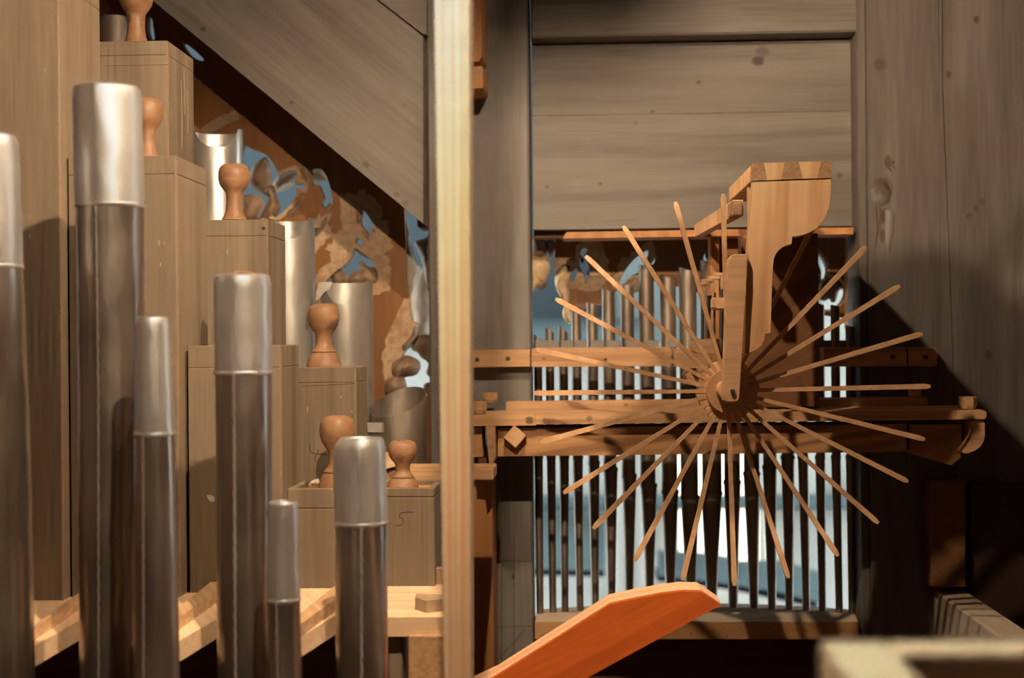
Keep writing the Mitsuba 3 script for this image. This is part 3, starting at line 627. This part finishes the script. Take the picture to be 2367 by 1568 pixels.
# brackets that carry the rail ends
t = thing('end_bracket', 'dark wooden bracket of two boards under the left end of the front rail', 'bracket')
obj('block', prism([(1060, 988), (1115, 986), (1116, 1020), (1118, 1058), (1060, 1060)], 2.09, 2.15, .001), 'dark_rail_wood', t)
obj('cheek', prism([(1122, 985), (1146, 985), (1147, 1058), (1140, 1075), (1131, 1087), (1128, 1066), (1125, 1030)], 2.07, 2.155, .001), 'end_grain', t)
obj('lower_block', prism([(1104, 1058), (1132, 1058), (1132, 1088), (1106, 1086)], 2.09, 2.15, .001), 'dark_wood', t)
t = thing('end_bracket', 'curved wooden bracket hanging under the right end of the front rail', 'bracket')
obj('cheek', prism(smooth_ring([(2242, 973), (2274, 972), (2278, 990), (2277, 1015), (2266, 1035), (2248, 1046), (2232, 1050), (2222, 1044), (2238, 1020), (2245, 995)], 3), 2.085, 2.15, .001), 'rail_wood', t)
obj('block', prism([(2101, 980), (2225, 980), (2222, 1060), (2200, 1078), (2101, 1050)], 2.11, 2.2, .001), 'dark_rail_wood', t)
single('brown_post', pbox(1040, 1086, 1140, 1800, 2.13, 2.24, .002), 'orange_wood', 'orange brown timber standing before the foot of the grey upright', 'post')
# turned block high on the grey upright
t = thing('carved_block', 'orange wooden block with a stepped foot fixed high on the grey upright', 'block')
obj('body', prism([(1040, -120), (1113, -120), (1117, 10), (1117, 130), (1108, 145), (1040, 146)], 2.17, 2.25, .002), 'orange_wood', t)
obj('neck', prism([(1040, 146), (1108, 146), (1116, 152), (1040, 153)], 2.19, 2.25, .001), 'orange_wood', t)
obj('foot', prism([(1040, 152), (1119, 150), (1120, 200), (1116, 207), (1040, 209)], 2.165, 2.25, .002), 'orange_wood', t)
obj('pencil_mark', tube([P(a, b, 2.1696) for a, b in [(1070, 55), (1083, 53), (1095, 50), (1090, 62), (1085, 75)]], .0007, 5), 'ink', t)
obj('nail_hole', prism([(1086, 160), (1092, 158), (1094, 170), (1088, 169)], 2.1645, 2.167), 'ink', t)

# ------------------------------------------------------------------ trunk behind the wheel, and the small action
tk = thing('wind_duct', 'dark brown upright wooden duct behind the bracket and the rod wheel', 'duct')
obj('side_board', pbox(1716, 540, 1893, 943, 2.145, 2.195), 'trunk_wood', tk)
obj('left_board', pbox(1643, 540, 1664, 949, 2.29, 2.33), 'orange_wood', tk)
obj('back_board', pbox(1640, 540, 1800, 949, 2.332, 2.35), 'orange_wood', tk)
obj('bolt', tube([P(1803, 628, 2.146), P(1803, 628, 2.12), P(1810, 636, 2.12)], .0022, 8), 'iron', tk)
for i, (x, y, Y) in enumerate(((1624, 652, 2.04), (1636, 645, 2.10), (1651, 638, 2.16), (1668, 630, 2.22))):
    t = thing('action_lever', f'little wooden tee headed lever on a wire, {("nearest", "second", "third", "farthest")[i]} of four left of the bracket arm', 'lever', 'tee headed action levers')
    obj('head', pbox(x - 14, y, x + 14, y + 8, Y, Y + .012, .0008), 'rod_wood', t)
    obj('stem', prism([(x - 2, y + 8), (x + 10, y + 8), (x + 9, y + 14), (x + 4, y + 40), (x - 1, y + 40)], Y, Y + .01, .0005), 'hub_wood', t)
    obj('wire', tube([P(x + 1, y + 38, Y + .005), P(x - 1, 800, Y + .005)], .0019, 8), 'iron', t)
single('grey_strip', prism([(1637, 684), (1645, 682), (1640, 790), (1627, 790)], 2.115, 2.12), 'grey_upright', 'thin grey wooden tracker between the action levers', 'tracker')
single('cross_block', prism([(1602, 788), (1610, 783), (1670, 783), (1670, 819), (1612, 818), (1602, 812)], 2.02, 2.07, .001), 'rail_wood', 'short light wooden cross block left of the bracket arm', 'block')
single('axle_block', prism([(1583, 868), (1598, 850), (1640, 846), (1652, 870), (1640, 896), (1612, 890), (1588, 884)], 1.93, 1.99, .001), 'rail_wood', 'chamfered wooden block behind the left edge of the wheel hub', 'block')
single('small_peg', prism([(1652, 690), (1656, 686), (1682, 686), (1682, 715), (1657, 715), (1652, 710)], 1.86, 1.92, .001), 'bracket_pine', 'small pale square peg beside the bracket arm', 'peg')

# ------------------------------------------------------------------ bracket with dovetails and the arm
bk = thing('wheel_bracket', 'large new pine bracket with dovetailed top that holds the rod wheel', 'bracket')
outl = [(1741, 418), (1923, 412), (1923, 440), (1919, 478), (1907, 508), (1890, 529), (1869, 541), (1850, 547), (1833, 549), (1832, 566), (1818, 569), (1806, 576), (1797, 586), (1791, 598), (1789, 614), (1787, 660), (1783, 772), (1770, 773), (1769, 785), (1762, 800), (1748, 812), (1730, 819), (1719, 819), (1724, 650), (1729, 560)]
YC0, YC1 = 1.835, 1.858
obj('front_cheek', prism(outl, YC0, YC1, .0012), 'bracket_pine', bk)
cut = [(1741, 377), (1766, 376.5), (1773, 417), (1741, 418)], [(1814, 375.3), (1846, 374), (1856, 413.6), (1806, 415.3)], [(1898, 373), (1923, 372), (1923, 412), (1889, 412.8)]
for c in cut: obj('dovetail', prism(c, YC0 - .0004, YC1), 'end_grain', bk, label='dark end grain dovetail')
for c in ([(1766, 376.5), (1814, 375.3), (1806, 415.3), (1773, 417)], [(1846, 374), (1898, 373), (1889, 412.8), (1856, 413.6)]):
    obj('dovetail_pin', prism(c, YC0, YC1), 'bracket_pine', bk)
x0, x1 = P(1741, 397, YC0)[0], P(1923, 397, YC0)[0]
zt_, zb_ = P(1830, 374.5, YC0)[2], P(1830, 415, YC0)[2]
obj('top_board', bbox(x0, x1, YC1 + .0003, 2.13, zb_, zt_, .0012), 'bracket_pine', bk)
xc = P(1735, 600, 1.845)[0]
obj('inner_cheek', bbox(x0 + .002, x0 + .016, 1.90, 1.925, P(1700, 640, 1.9)[2], zb_ - .0004, .0012), 'bracket_pine', bk)
q = P(1790, 374, 1.93)
obj('top_cleat', bbox(q[0] - .018, q[0] + .018, 1.90, 1.99, zt_ + .0002, zt_ + .0065, .0008), 'bracket_pine', bk)
arm = [(1669, 918), (1681, 612), (1684, 598), (1691, 590), (1701, 586.5), (1729, 586), (1729, 640), (1722, 750), (1712, 918), (1709, 927), (1702, 931.5), (1680, 932), (1671, 927)]
obj('arm', prism(arm, 1.820, YC0 - .0003, .0018), 'arm_wood', bk, label='darker cross grained arm strip')
q = P(1693, 905, 1.820)
obj('screw', trimesh.creation.cylinder(.0028, .006, sections=16, transform=trimesh.transformations.translation_matrix(q + [0, -.0015, 0]) @ trimesh.transformations.rotation_matrix(math.pi / 2, [1, 0, 0])), 'iron', bk)
obj('screw_slot', bbox(q[0] - .0022, q[0] + .0022, q[1] - .0049, q[1] - .0043, q[2] - .0004, q[2] + .0004, .0001), 'ink', bk)
# board slanting from the bracket to the lintel strip, and the timber under it
a_, b_, c_, d_ = P(1694, 462, 1.96), P(1694, 500, 1.96), P(1605, 548, 2.268), P(1605, 520, 2.268)
dx = np.array([.014, 0, .0])
obj('slant_board', hull([a_, b_, c_, d_, a_ + dx, b_ + dx, c_ + dx, d_ + dx]), 'bracket_pine', single_ := thing('slanting_board', 'pine board slanting back from the bracket to the orange strip', 'board'))
single('bolster', pbox(1691, 464, 1716, 499, 1.945, 2.015), 'end_grain', 'short timber with visible end grain beside the pine bracket', 'block')

# ------------------------------------------------------------------ the rod wheel
YW = 1.872
wh = thing('rod_wheel', 'wooden wheel of many thin radiating rods turning on the bracket arm', 'wheel')
hc = P(1683, 904, YW); pxm = YW / F
def disc(c, r, Y0, Y1, n=64):
    return extr(sg.Point(c[0], c[2]).buffer(r, n // 4), Y0, Y1, .0008)
obj('front_disc', disc(hc, 51.5 * pxm, YW - .009, YW - .0015), 'hub_wood', wh)
obj('spacer', disc(P(1677, 901, 1.85), 20 * pxm, YC0, YW - .0088), 'bracket_pine', wh)
obj('core_disc', disc(hc, 50 * pxm, YW - .0015, YW + .016), 'hub_wood', wh)
tips = [(1233, 909), (1240, 808), (1284, 691), (1353, 592), (1440, 523), (1560, 467), (1671, 448), (1790, 460), (1888, 508), (2002, 570), (2080, 660), (2132, 771), (2151, 893), (2138, 1016), (2099, 1114), (2030, 1210), (1937, 1286), (1822, 1337), (1697, 1355), (1577, 1342), (1466, 1297), (1370, 1222), (1302, 1140), (1250, 1022)]
angs = []
for tp in tips:
    q = P(*tp, YW + .004) - (hc + [0, .004, 0]); angs.append(math.atan2(q[2], q[0]))
for i, tp in enumerate(tips):
    a = angs[i]; u = np.array([math.cos(a), 0, math.sin(a)]); n_ = np.array([-math.sin(a), 0, math.cos(a)]); L = np.linalg.norm(P(*tp, YW) - hc)
    base = hc + u * 46 * pxm
    pp = []
    for c, w_, h_ in ((base, .0024, .0028), (hc + u * (L - .006), .0034, .0034), (hc + u * L, .0020, .0026)):
        y = np.array([0, 1.0, 0])
        lift = np.array([0, .0015, 0])
        pp += [c + lift + n_ * w_ + y * h_, c + lift - n_ * w_ + y * h_, c + lift + n_ * w_ - y * h_, c + lift - n_ * w_ - y * h_]
    obj('rod', hull(pp), 'rod_wood', wh)
    # block of the hub between this rod and the next
    b = angs[(i + 1) % len(tips)]
    d = (a - b) % (2 * math.pi)
    st = np.linspace(a - .055, a - d + .055, 5)
    ro = (71 + 2.5 * ((i * 7) % 3 - 1)) * pxm; ri = 49 * pxm
    pg = sg.Polygon([(hc[0] + ro * math.cos(s), hc[2] + ro * math.sin(s)) for s in st] + [(hc[0] + ri * math.cos(s), hc[2] + ri * math.sin(s)) for s in st[::-1]])
    obj('hub_block', extr(pg.buffer(0), YW - .0005, YW + .016, .0006), 'bracket_pine', wh)
    pg2 = sg.Polygon([(hc[0] + 62 * pxm * math.cos(s), hc[2] + 62 * pxm * math.sin(s)) for s in (a + .06, a - .06)] + [(hc[0] + ri * math.cos(s), hc[2] + ri * math.sin(s)) for s in (a - .06, a + .06)])
    obj('slot_bed', extr(pg2.buffer(0), YW + .0045, YW + .015), 'hub_wood', wh)

# ------------------------------------------------------------------ tall stoppered box pipes, left
def at_top(px, py, Yf):
    return P(px, py, Yf)[2]
def box_pipe(label, fl, frr, top, Yf, Yb, line, bottom=1420, mat='box_wood', group='stoppered wooden box pipes', cut_r=True):
    t = thing('box_pipe', label, 'organ pipe', group)
    cy = min(max(top + 150, 300), 1100)
    x0, x1 = P(fl, cy, Yf)[0], P(frr, cy, Yf)[0]
    z1, z0 = P(np.clip((fl + frr) / 2, 0, 2367), top, Yf)[2], SHELF - .003
    zl = P((fl + frr) / 2, line, Yf)[2]
    obj('body', bbox(x0, x1, Yf, Yb, z0, zl - .0001, .0007), mat, t)
    obj('cap', bbox(x0, x1, Yf, Yb, zl + .0001, z1, .0007), mat, t)
    obj('joint_line', bbox(x0 + .0006, x1 - .0006, Yf + .0006, Yb - .0006, zl - .0002, zl + .0002, .00005), 'scribe', t)
    e = .0014
    obj('worn_edge', hull([(x1 + .0002, Yf + e * 1.5, z0), (x1 - e, Yf - .0002, z0), (x1 + .0002, Yf + e * 1.5, z1 - .005), (x1 - e, Yf - .0002, z1 - .005), (x1 - e, Yf + e, z0), (x1 - e, Yf + e, z1 - .005)]), 'box_edge', t, label='worn pale arris')
    return t, x0, x1, z1
YS_B = 1.78
SHELF = P(950, 1341, YS_B)[2]
bps = {}
bps[1] = box_pipe('tallest wooden box pipe, cut by the left edge of the picture', -70, 137, -70, 1.64, 1.785, -40)
bps[3] = box_pipe('highest wooden box pipe with its lid in view, two lines under the lid', 215, 389, 95, 1.84, 1.965, 128)
bps[2] = box_pipe('tall wooden box pipe directly behind the widest tin pipe', 158.5, 408, 361, 1.662, 1.80, 404)
bps[5] = box_pipe('wooden box pipe with a short necked knob, standing behind the others', 470, 620, 508, 1.845, 1.955, 546)
bps[4] = box_pipe('wooden box pipe with a flat top behind the second tall tin pipe', 435, 650, 799, 1.69, 1.80, 850)
bps[6] = box_pipe('wooden box pipe with a pencilled cross mark and a domed foot knob', 690, 824, 850, 1.855, 1.95, 885)
obj('scratch', hull([P(700, 893, 1.8548), P(842, 884, 1.8548), P(842, 885.5, 1.8548), P(700, 894.5, 1.8548)]) if False else tube([P(698, 893, 1.8548), P(760, 890, 1.8548), P(822, 886, 1.8548)], .0004, 4), 'scribe', bps[6][0])
obj('scratch', tube([P(240, 152, 1.8398), P(388, 150, 1.8398)], .0003, 4), 'scribe', bps[3][0])
xs_ = bps[3][2] + .0002
for (ya, yb, Ya) in ((185, 345, 1.90), (200, 300, 1.93), (150, 260, 1.915)):
    z_a, z_b = P(420, ya, 1.9)[2], P(420, yb, 1.9)[2]
    obj('pale_scratch', tube([[xs_, Ya, z_a], [xs_, Ya + .004, (z_a + z_b) / 2], [xs_, Ya + .002, z_b]], .0005, 4), 'box_wood_pale', bps[3][0])
obj('pencil_mark', tube([P(a, b, 1.8546) for a, b in smooth_ring([(717, 1028), (716, 1036), (718, 1044), (727, 1049), (754, 1050)], 4, False)], .00038, 5), 'ink', bps[6][0])
obj('pencil_mark', tube([P(a, b, 1.8546) for a, b in smooth_ring([(736, 1040), (733, 1050), (728, 1060), (731, 1070)], 4, False)], .00038, 5), 'ink', bps[6][0])
q = P(609, 528, 1.845)
obj('screw', trimesh.creation.cylinder(.0022, .0012, sections=12, transform=trimesh.transformations.translation_matrix(q) @ trimesh.transformations.rotation_matrix(math.pi / 2, [1, 0, 0])), 'ink', bps[5][0])

def open_box(label, fl, frr, top, Yf, Yb, line, bottom=1420):
    t = thing('box_pipe', label, 'organ pipe', 'stoppered wooden box pipes')
    cy = 1180; x0, x1 = P(fl, cy, Yf)[0], P(frr, cy, Yf)[0]; z1 = P((fl + frr) / 2, top, Yf)[2]; z0 = SHELF - .003; zl = P((fl + frr) / 2, line, Yf)[2]
    w_ = .0085
    obj('body', bbox(x0, x1, Yf, Yb, z0, zl - .0002, .0012), 'box_wood', t)
    obj('joint_line', bbox(x0 + .0006, x1 - .0006, Yf + .0006, Yb - .0006, zl - .0004, zl + .0004, .0001), 'scribe', t)
    obj('rim_wall', bbox(x0, x1, Yf, Yf + w_, zl + .0002, z1, .0012), 'box_wood', t)
    obj('rim_wall', bbox(x0, x1, Yb - w_, Yb, zl + .0002, z1, .0012), 'box_wood', t)
    obj('rim_wall', bbox(x0, x0 + w_, Yf + w_, Yb - w_, zl + .0002, z1 - .0003, .0008), 'box_wood', t)
    obj('rim_wall', bbox(x1 - w_, x1, Yf + w_, Yb - w_, zl + .0002, z1 - .0003, .0008), 'box_wood', t)
    obj('stopper', bbox(x0 + w_ + .0008, x1 - w_ - .0008, Yf + w_ + .0008, Yb - w_ - .0008, zl + .0003, z1 - .006, .0006), 'orange_wood', t)
    return t, x0, x1, z1
bps[7] = open_box('low wooden box pipe with a recessed stopper, left of the shortest capped tin pipe', 664, 833, 1130, 1.72, 1.82, 1176)
bps[8] = open_box('low wooden box pipe with a pencilled 5 below its rim', 835, 1004, 1129, 1.735, 1.84, 1150)
obj('pencil_mark', tube([P(a, b, 1.7346) for a, b in smooth_ring([(925, 1187), (923, 1196), (930, 1200), (932, 1207), (927, 1214), (915, 1216)], 4, False)], .00038, 5), 'ink', bps[8][0])
obj('pencil_mark', tube([P(925, 1187, 1.7346), P(940, 1184, 1.7346), P(958, 1185, 1.7346)], .00035, 5), 'ink', bps[8][0])
obj('leather_scrap', pillow([(712, 1122), (722, 1110), (738, 1106), (738, 1120), (722, 1124)], 1.745, .006), 'pale_leaf', bps[7][0], smooth=40)

PA = [(0, 1.0), (.40, .998), (.68, .982), (.86, .945), (.96, .89), (1, .825), (.985, .80), (1, .785), (.985, .73), (.90, .655), (.74, .59), (.58, .535), (.51, .48), (.49, .42), (.52, .36), (.60, .305), (.74, .262), (.78, .25), (.78, .238), (.72, .232), (.76, .222), (.92, .175), (1.04, .10), (1.10, .03), (1.08, 0)]
PB = [(0, 1.0), (.40, .998), (.68, .982), (.86, .945), (.96, .89), (1, .825), (.985, .80), (1, .785), (.985, .72), (.90, .64), (.72, .575), (.56, .52), (.51, .46), (.50, .34), (.55, .22), (.63, .14), (.76, .075), (.80, .06), (.80, .05), (.74, .045), (.80, .03), (.80, 0)]
def knob(label, cx, top, base, hw, Y, prof, zbase):
    c = P(cx, base - 20, Y)[0]; s = hw * Y / F; h = (base - top) * Y / F
    p = [(r * s, z * h) for r, z in prof][::-1]
    p[-1] = (1e-5, p[-1][1])
    return single('stopper_knob', lathe(p, np.array([c, Y, zbase]), 56), 'knob_wood', label, 'knob', 'turned stopper knobs', smooth=40)
knob('turned wooden knob on the box pipe at the very top, its head above the picture', 315, -70, 95, 40, 1.90, PB, bps[3][3])
knob('turned wooden knob half hidden by the widest tin pipe', 341, 206, 361, 37, 1.735, PB, bps[2][3])
knob('ink stained turned knob without a domed foot, left of the fretwork', 542, 369, 508, 36.5, 1.90, PB, bps[5][3])
knob('turned knob almost hidden behind the tall tin pipe, only its top showing', 560, 625, 799, 38, 1.745, PA, bps[4][3])
knob('turned knob with a domed foot on the box pipe with the pencilled cross', 749, 701, 849, 36.5, 1.90, PA, bps[6][3])
knob('broad headed turned knob just left of the shortest capped tin pipe', 781, 955, 1127, 41.5, 1.77, PA, bps[7][3] - .006)
knob('small squat turned knob right of the shortest capped tin pipe', 931, 1009, 1122, 33.5, 1.787, PA, bps[8][3] - .006)

# paint flecks and bare spots on the boxes
fk = random.Random(11)
for n_, (xa, xb, ya, yb, Yq, cnt) in {1: (20, 125, 80, 900, 1.6398, 5), 3: (245, 380, 160, 340, 1.8398, 4), 2: (338, 400, 440, 700, 1.6618, 3), 5: (490, 610, 560, 780, 1.8448, 6), 6: (700, 815, 900, 1020, 1.8548, 4)}.items():
    for i in range(cnt):
        x, y, h_ = fk.uniform(xa, xb), fk.uniform(ya, yb), fk.uniform(6, 16)
        obj('paint_fleck', prism([(x, y), (x + 2.2, y + 2), (x + 1.6, y + h_), (x - .8, y + h_ * .7)], Yq, Yq + .0004), 'box_wood_pale', bps[n_][0])
obj('bare_spot', prism(smooth_ring([(478, 1146), (488, 1145), (496, 1152), (494, 1161), (484, 1158)], 4), 1.6896, 1.6904), 'pale_leaf', bps[4][0])

# ------------------------------------------------------------------ shelf of pale pine boards
ST = .021
def shelf_pt(px, py):      # a pixel on the shelf's top plane
    d = fw * F + RT * (px - CX) + UP * (CY - py); return d * (SHELF / d[2])
def shelf_board(front, back, label, key='shelf_board', mat='shelf_pine'):
    (xa, ya), (xb, yb) = front
    A, B = shelf_pt(xa, ya), shelf_pt(xb, yb)
    C, D = shelf_pt(*back[1]), shelf_pt(*back[0])
    pg = sg.Polygon([A[:2], B[:2], C[:2], D[:2]])
    return single(key, slab_z(pg, SHELF - ST, SHELF), mat, label, 'shelf', 'pale pine shelf boards under the pipes')
def batten(front, back, label):
    (xa, ya), (xb, yb) = front
    h = .013
    pts_ = []
    for (x, y) in (front[0], front[1], back[0], back[1]):
        q = shelf_pt(x, y); pts_ += [q, q + [0, 0, h]]
    return single('pine_batten', hull(pts_), 'batten_pine', label, 'batten', 'pine battens on the shelf boards')
def gap(xl, yl, xr, yr, label, bx0, bx1):
    shelf_board([(xl, yl), (xr, yr)], [(bx0, 1374), (bx1, 1352)], label, mat='shelf_pine_deep')
# three boards with slanting front ends, side by side
bl = [P(-120, 1400, 1.42), P(215, 1400, 1.42)]
shelf_board([(60, 1504), (205, 1424)], [(-80, 1385), (210, 1345)], 'pale shelf board with a slanting front end between the left two tin pipes', mat='shelf_pine_deep')
shelf_board([(370, 1508), (515, 1424)], [(215, 1350), (470, 1345)], 'pale shelf board with a slanting front end between the second and third tall tin pipes', mat='shelf_pine_deep')
shelf_board([(650, 1500), (800, 1408)], [(475, 1345), (790, 1341)], 'pale shelf board with a slanting front end right of the little tapered tin pipe', mat='shelf_pine_deep')
shelf_board([(893, 1428), (1030, 1427)], [(795, 1341), (1032, 1340)], 'pale shelf board with a straight front edge beside the pale post')
batten([(40, 1508), (60, 1490)], [(195, 1402), (185, 1394)], 'pine batten lying on the shelf board at the far left')
batten([(385, 1478), (372, 1466)], [(520, 1380), (500, 1360)], 'pine batten on the shelf board between the second and third tall tin pipes')
batten([(665, 1496), (650, 1484)], [(800, 1395), (780, 1375)], 'pine batten on the shelf board right of the little tapered tin pipe')
def shelf_block(poly, Yd, h_px, label):
    pts_ = []
    for (x, y) in poly: q = shelf_pt(x, y); pts_.append(q); pts_.append(q + [0, 0, h_px])
    return single('pine_block', hull(pts_), 'box_wood_pale', label, 'block', 'small pine blocks on the shelf')
shelf_block([(960, 1410), (985, 1418), (1032, 1413), (1030, 1402), (962, 1400)], 0, .0135, 'small five sided pine block on the shelf beside the pale post')
shelf_block([(994, 1349), (1010, 1352), (1034, 1350), (1030, 1346), (996, 1345)], 0, .019, 'second pine block at the back of the shelf, half behind the pale post')
single('support_block', pbox(944, 1469, 1032, 1900, 1.535, 1.60), 'end_grain', 'brown mottled support under the straight edged shelf board', 'block')
single('support_block', pbox(898, 1469, 930, 1900, 1.56, 1.60), 'box_wood', 'narrow grey brown support under the shelf right of the last tin pipe', 'block')
single('back_ledge', pbox(890, 1085, 1140, 1112, 1.93, 2.02), 'rail_wood', 'light wooden ledge behind the small squat knob', 'ledge')
single('striped_wedge', prism([(880, 1052), (916, 1044), (916, 1078), (880, 1088)], 1.92, 1.96), 'shelf_pine', 'striped wooden wedge behind the shortest capped tin pipe', 'wedge')
struct('wall_lower_left', bbox(-1.9, P(1100, 900, 2.3)[0], 2.05, 2.08, -1.6, P(900, 1112, 2.05)[2] - .03), 'dark_wood')

# ------------------------------------------------------------------ tin pipes in front
def tin_pipe(label, Y, cap, rows, seam_deg, seed, openm=False, seam_k=1.0):
    """rows: (py, left px, right px) from the top rim down; cap: index of the row where the cap ends"""
    t = thing('tin_pipe', label, 'organ pipe', 'tin pipes in the foreground')
    N = 96; a = np.arange(N) * 2 * np.pi / N; s0 = math.radians(seam_deg)      # -90 degrees faces the camera
    def ring(py, l, r, k=1.0):
        c, rr = P((l + r) / 2, py, Y), (r - l) / 2 * Y / F * k
        d = (a - s0 + np.pi) % (2 * np.pi) - np.pi
        prof = 1 + .052 * np.exp(-np.abs(d) / .40) - .02
        q = np.stack([c[0] + rr * prof * np.cos(a), c[1] + rr * prof * np.sin(a), np.full(N, c[2])], 1)
        dn = meshkit.fbm(q * 28 + seed, 3) - .5
        q[:, :2] += (q[:, :2] - c[:2]) * (dn * .030)[:, None]
        return q
    def interp(rs, step=14):
        out = []
        for (a0, b0) in zip(rs[:-1], rs[1:]):
            n = max(1, int(abs(b0[0] - a0[0]) / step))
            for i in range(n): out.append(tuple(a0[k] + (b0[k] - a0[k]) * i / n for k in range(3)))
        return out + [rs[-1]]
    def skin(rs, close_top=False, k=1.0):
        R = [ring(*r, k) for r in rs]; m = len(R)
        i, j = np.meshgrid(np.arange(m - 1), np.arange(N), indexing='ij')
        q = np.stack([i * N + j, (i + 1) * N + j, (i + 1) * N + (j + 1) % N, i * N + (j + 1) % N], -1).reshape(-1, 4)
        f = np.vstack([q[:, [0, 1, 2]], q[:, [0, 2, 3]]]); v = np.concatenate(R)
        if close_top:
            c = R[0].mean(0); v = np.vstack([v, c]); kk = np.arange(N)
            f = np.vstack([f, np.stack([kk, (kk + 1) % N, kk * 0 + len(v) - 1], 1)])
        return (v, f)
    capr, body = rows[:cap + 1], rows[cap:]
    top = capr[0]; w_ = top[2] - top[1]
    crimp = [(top[0] + 1.5, top[1] + w_ * .10, top[2] - w_ * .10), (top[0], top[1] + w_ * .06, top[2] - w_ * .06)] if not openm else [(top[0] + 5, top[1] + w_ * .05, top[2] - w_ * .05), (top[0], top[1] + 1, top[2] - 1)]
    obj('cap', skin(crimp + interp(capr), close_top=not openm, k=1.012), 'pipe_cap', t, smooth=24)
    if openm: obj('mouth_floor', disc_z(P((top[1] + top[2]) / 2, top[0] + 22, Y), w_ * .55 * Y / F), 'dark_wood', t)
    obj('body', skin(interp(body, 24)), 'pipe_body', t, smooth=24)
    # soldered joint between the cap and the body, and the soldered seam
    py, l, r = rows[cap]
    rr = [(py - 5, l, r), (py - 2, l - 1.8, r + 1.8), (py + 1.5, l - 2.2, r + 2.2), (py + 5, l - .5, r + .5)]
    obj('solder_ring', skin(rr, k=1.016), 'solder', t, smooth=60)
    sp = []
    for rw in interp(body, 9):
        c, rad = P((rw[1] + rw[2]) / 2, rw[0], Y), (rw[2] - rw[1]) / 2 * Y / F
        j = math.sin(rw[0] * .9 + seed) * .0004
        sp.append([c[0] + rad * 1.012 * math.cos(s0) * 1.025 + j, c[1] + rad * 1.034 * math.sin(s0), c[2]])
    rad_ = .0013 + .0006 * np.array([meshkit.noise(np.array([i * .7, seed, 0])) for i in range(len(sp))])
    obj('seam', tube(sp, rad_ * seam_k, 8), 'solder', t, smooth=40)
    return t
def disc_z(c, r):
    return trimesh.creation.cylinder(r, .001, sections=48, transform=trimesh.transformations.translation_matrix(c))
tin_pipe('tall tin pipe cut off by the left edge of the picture', 1.33, 3, [(310, -118, 26), (316, -125, 36), (330, -128, 41), (617, -128, 52), (1000, -128, 68), (1568, -132, 80), (1900, -132, 84)], -84, 11, seam_k=.4)
tin_pipe('widest tin pipe with a bright cap, second from the left', 1.39, 3, [(201, 178, 318), (206, 170, 325), (222, 168, 328), (477, 175, 333), (900, 181, 335), (1568, 184, 331), (1900, 184, 331)], -93.5, 1, seam_k=.5)
tin_pipe('narrow tapering tin pipe before the widest tin pipe', 1.28, 3, [(733, 320, 385), (737, 316, 388), (750, 314, 391), (1003, 311, 404), (1568, 309, 416), (1900, 308, 418)], -106, 22, seam_k=.5)
tin_pipe('tall tin pipe with a domed cap in the middle of the tin pipes', 1.39, 3, [(635, 505, 617), (639, 497, 624), (652, 494, 627), (862, 497, 630), (1568, 502, 632), (1900, 502, 632)], -96, 33)
tin_pipe('smallest tin pipe with an open oval top', 1.28, 3, [(1159, 625, 684), (1164, 620, 688), (1180, 619, 690), (1386, 615, 694), (1568, 617, 698), (1900, 617, 700)], -100, 44, True, .5)
tin_pipe('short stout tin pipe with a narrowed open top, nearest the pale post', 1.39, 4, [(1012, 788, 884), (1022, 778, 889), (1036, 771, 892), (1060, 769, 893), (1208, 774, 896), (1568, 775, 898), (1900, 775, 898)], -82, 55, True, .8)

# ------------------------------------------------------------------ pale post in the middle
def quad_post():
    ends = []
    for (l, r, py, Y) in ((1001, 1085, -60, 1.14), (1026, 1089, 1640, 1.34)):
        A, B = P(l, py, Y), P(r, py, Y); back = np.array([0, .036, 0]); e = .0012
        ends.append(np.array([A + [e, 0, 0], A + [0, e, 0], B - [e, 0, 0], B + [0, e, 0], A + back, B + back]))
    return hull(np.vstack([ends[0] + (ends[1] - ends[0]) * t for t in (-.45, 2.05)]))
single('pale_post', quad_post(), 'new_pine', 'slim new pine post standing upright in the middle of the picture', 'post')

# ------------------------------------------------------------------ mahogany coloured beam
bm = thing('stained_beam', 'red brown stained beam rising from the bottom towards the wheel', 'beam')
fpoly = [(1020, 1625), (1143, 1568), (1411, 1398), (1470, 1385), (1536, 1373), (1580, 1368), (1622, 1369), (1668, 1400), (1622, 1423), (1357, 1568), (1254, 1625)]
obj('stained_face', prism(fpoly, 1.62, 1.632), 'mahogany', bm)
obj('core', prism(fpoly, 1.6322, 1.698), 'mahogany_edge', bm, label='pale unstained edge of the beam')

# ------------------------------------------------------------------ lower right corner
q1, q2 = P(2156, 1362, 2.25), P(2228, 1365, 2.25)
single('side_sleeper', bbox(q1[0], q2[0], 1.2, 2.248, q1[2] - .14, q1[2], .003), 'aged_wood', 'grey wooden timber running along the right wall towards the viewer', 'timber')
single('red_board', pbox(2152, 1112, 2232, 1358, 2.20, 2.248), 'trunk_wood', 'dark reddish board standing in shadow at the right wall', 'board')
single('shade_board', pbox(2244, 1120, 2700, 1470, 2.225, 2.2485), 'near_black', 'added black board standing in for shade low on the right wall', 'board')  # board added to darken the lit wall as shade would
tx0 = P(1892, 1490, .62)[0]
tr = thing('foreground_tray', 'pale open wooden frame very near the viewer in the bottom right corner', 'frame')
bw = (2052 - 1895) / F * .60
zz = P(1895, 1478, .62)[2]
obj('side_bar', bbox(tx0, tx0 + .0285, .30, .62, zz - .06, zz, .002), 'tray_wood', tr)
obj('end_bar', bbox(tx0 + .0287, tx0 + .30, .595, .62, zz - .06, zz, .002), 'tray_wood', tr)
obj('side_bar', bbox(tx0 + .27, tx0 + .30, .30, .594, zz - .06, zz, .002), 'tray_wood', tr)
obj('bottom', bbox(tx0 + .029, tx0 + .27, .30, .594, zz - .06, zz - .055, .001), 'near_black', tr)
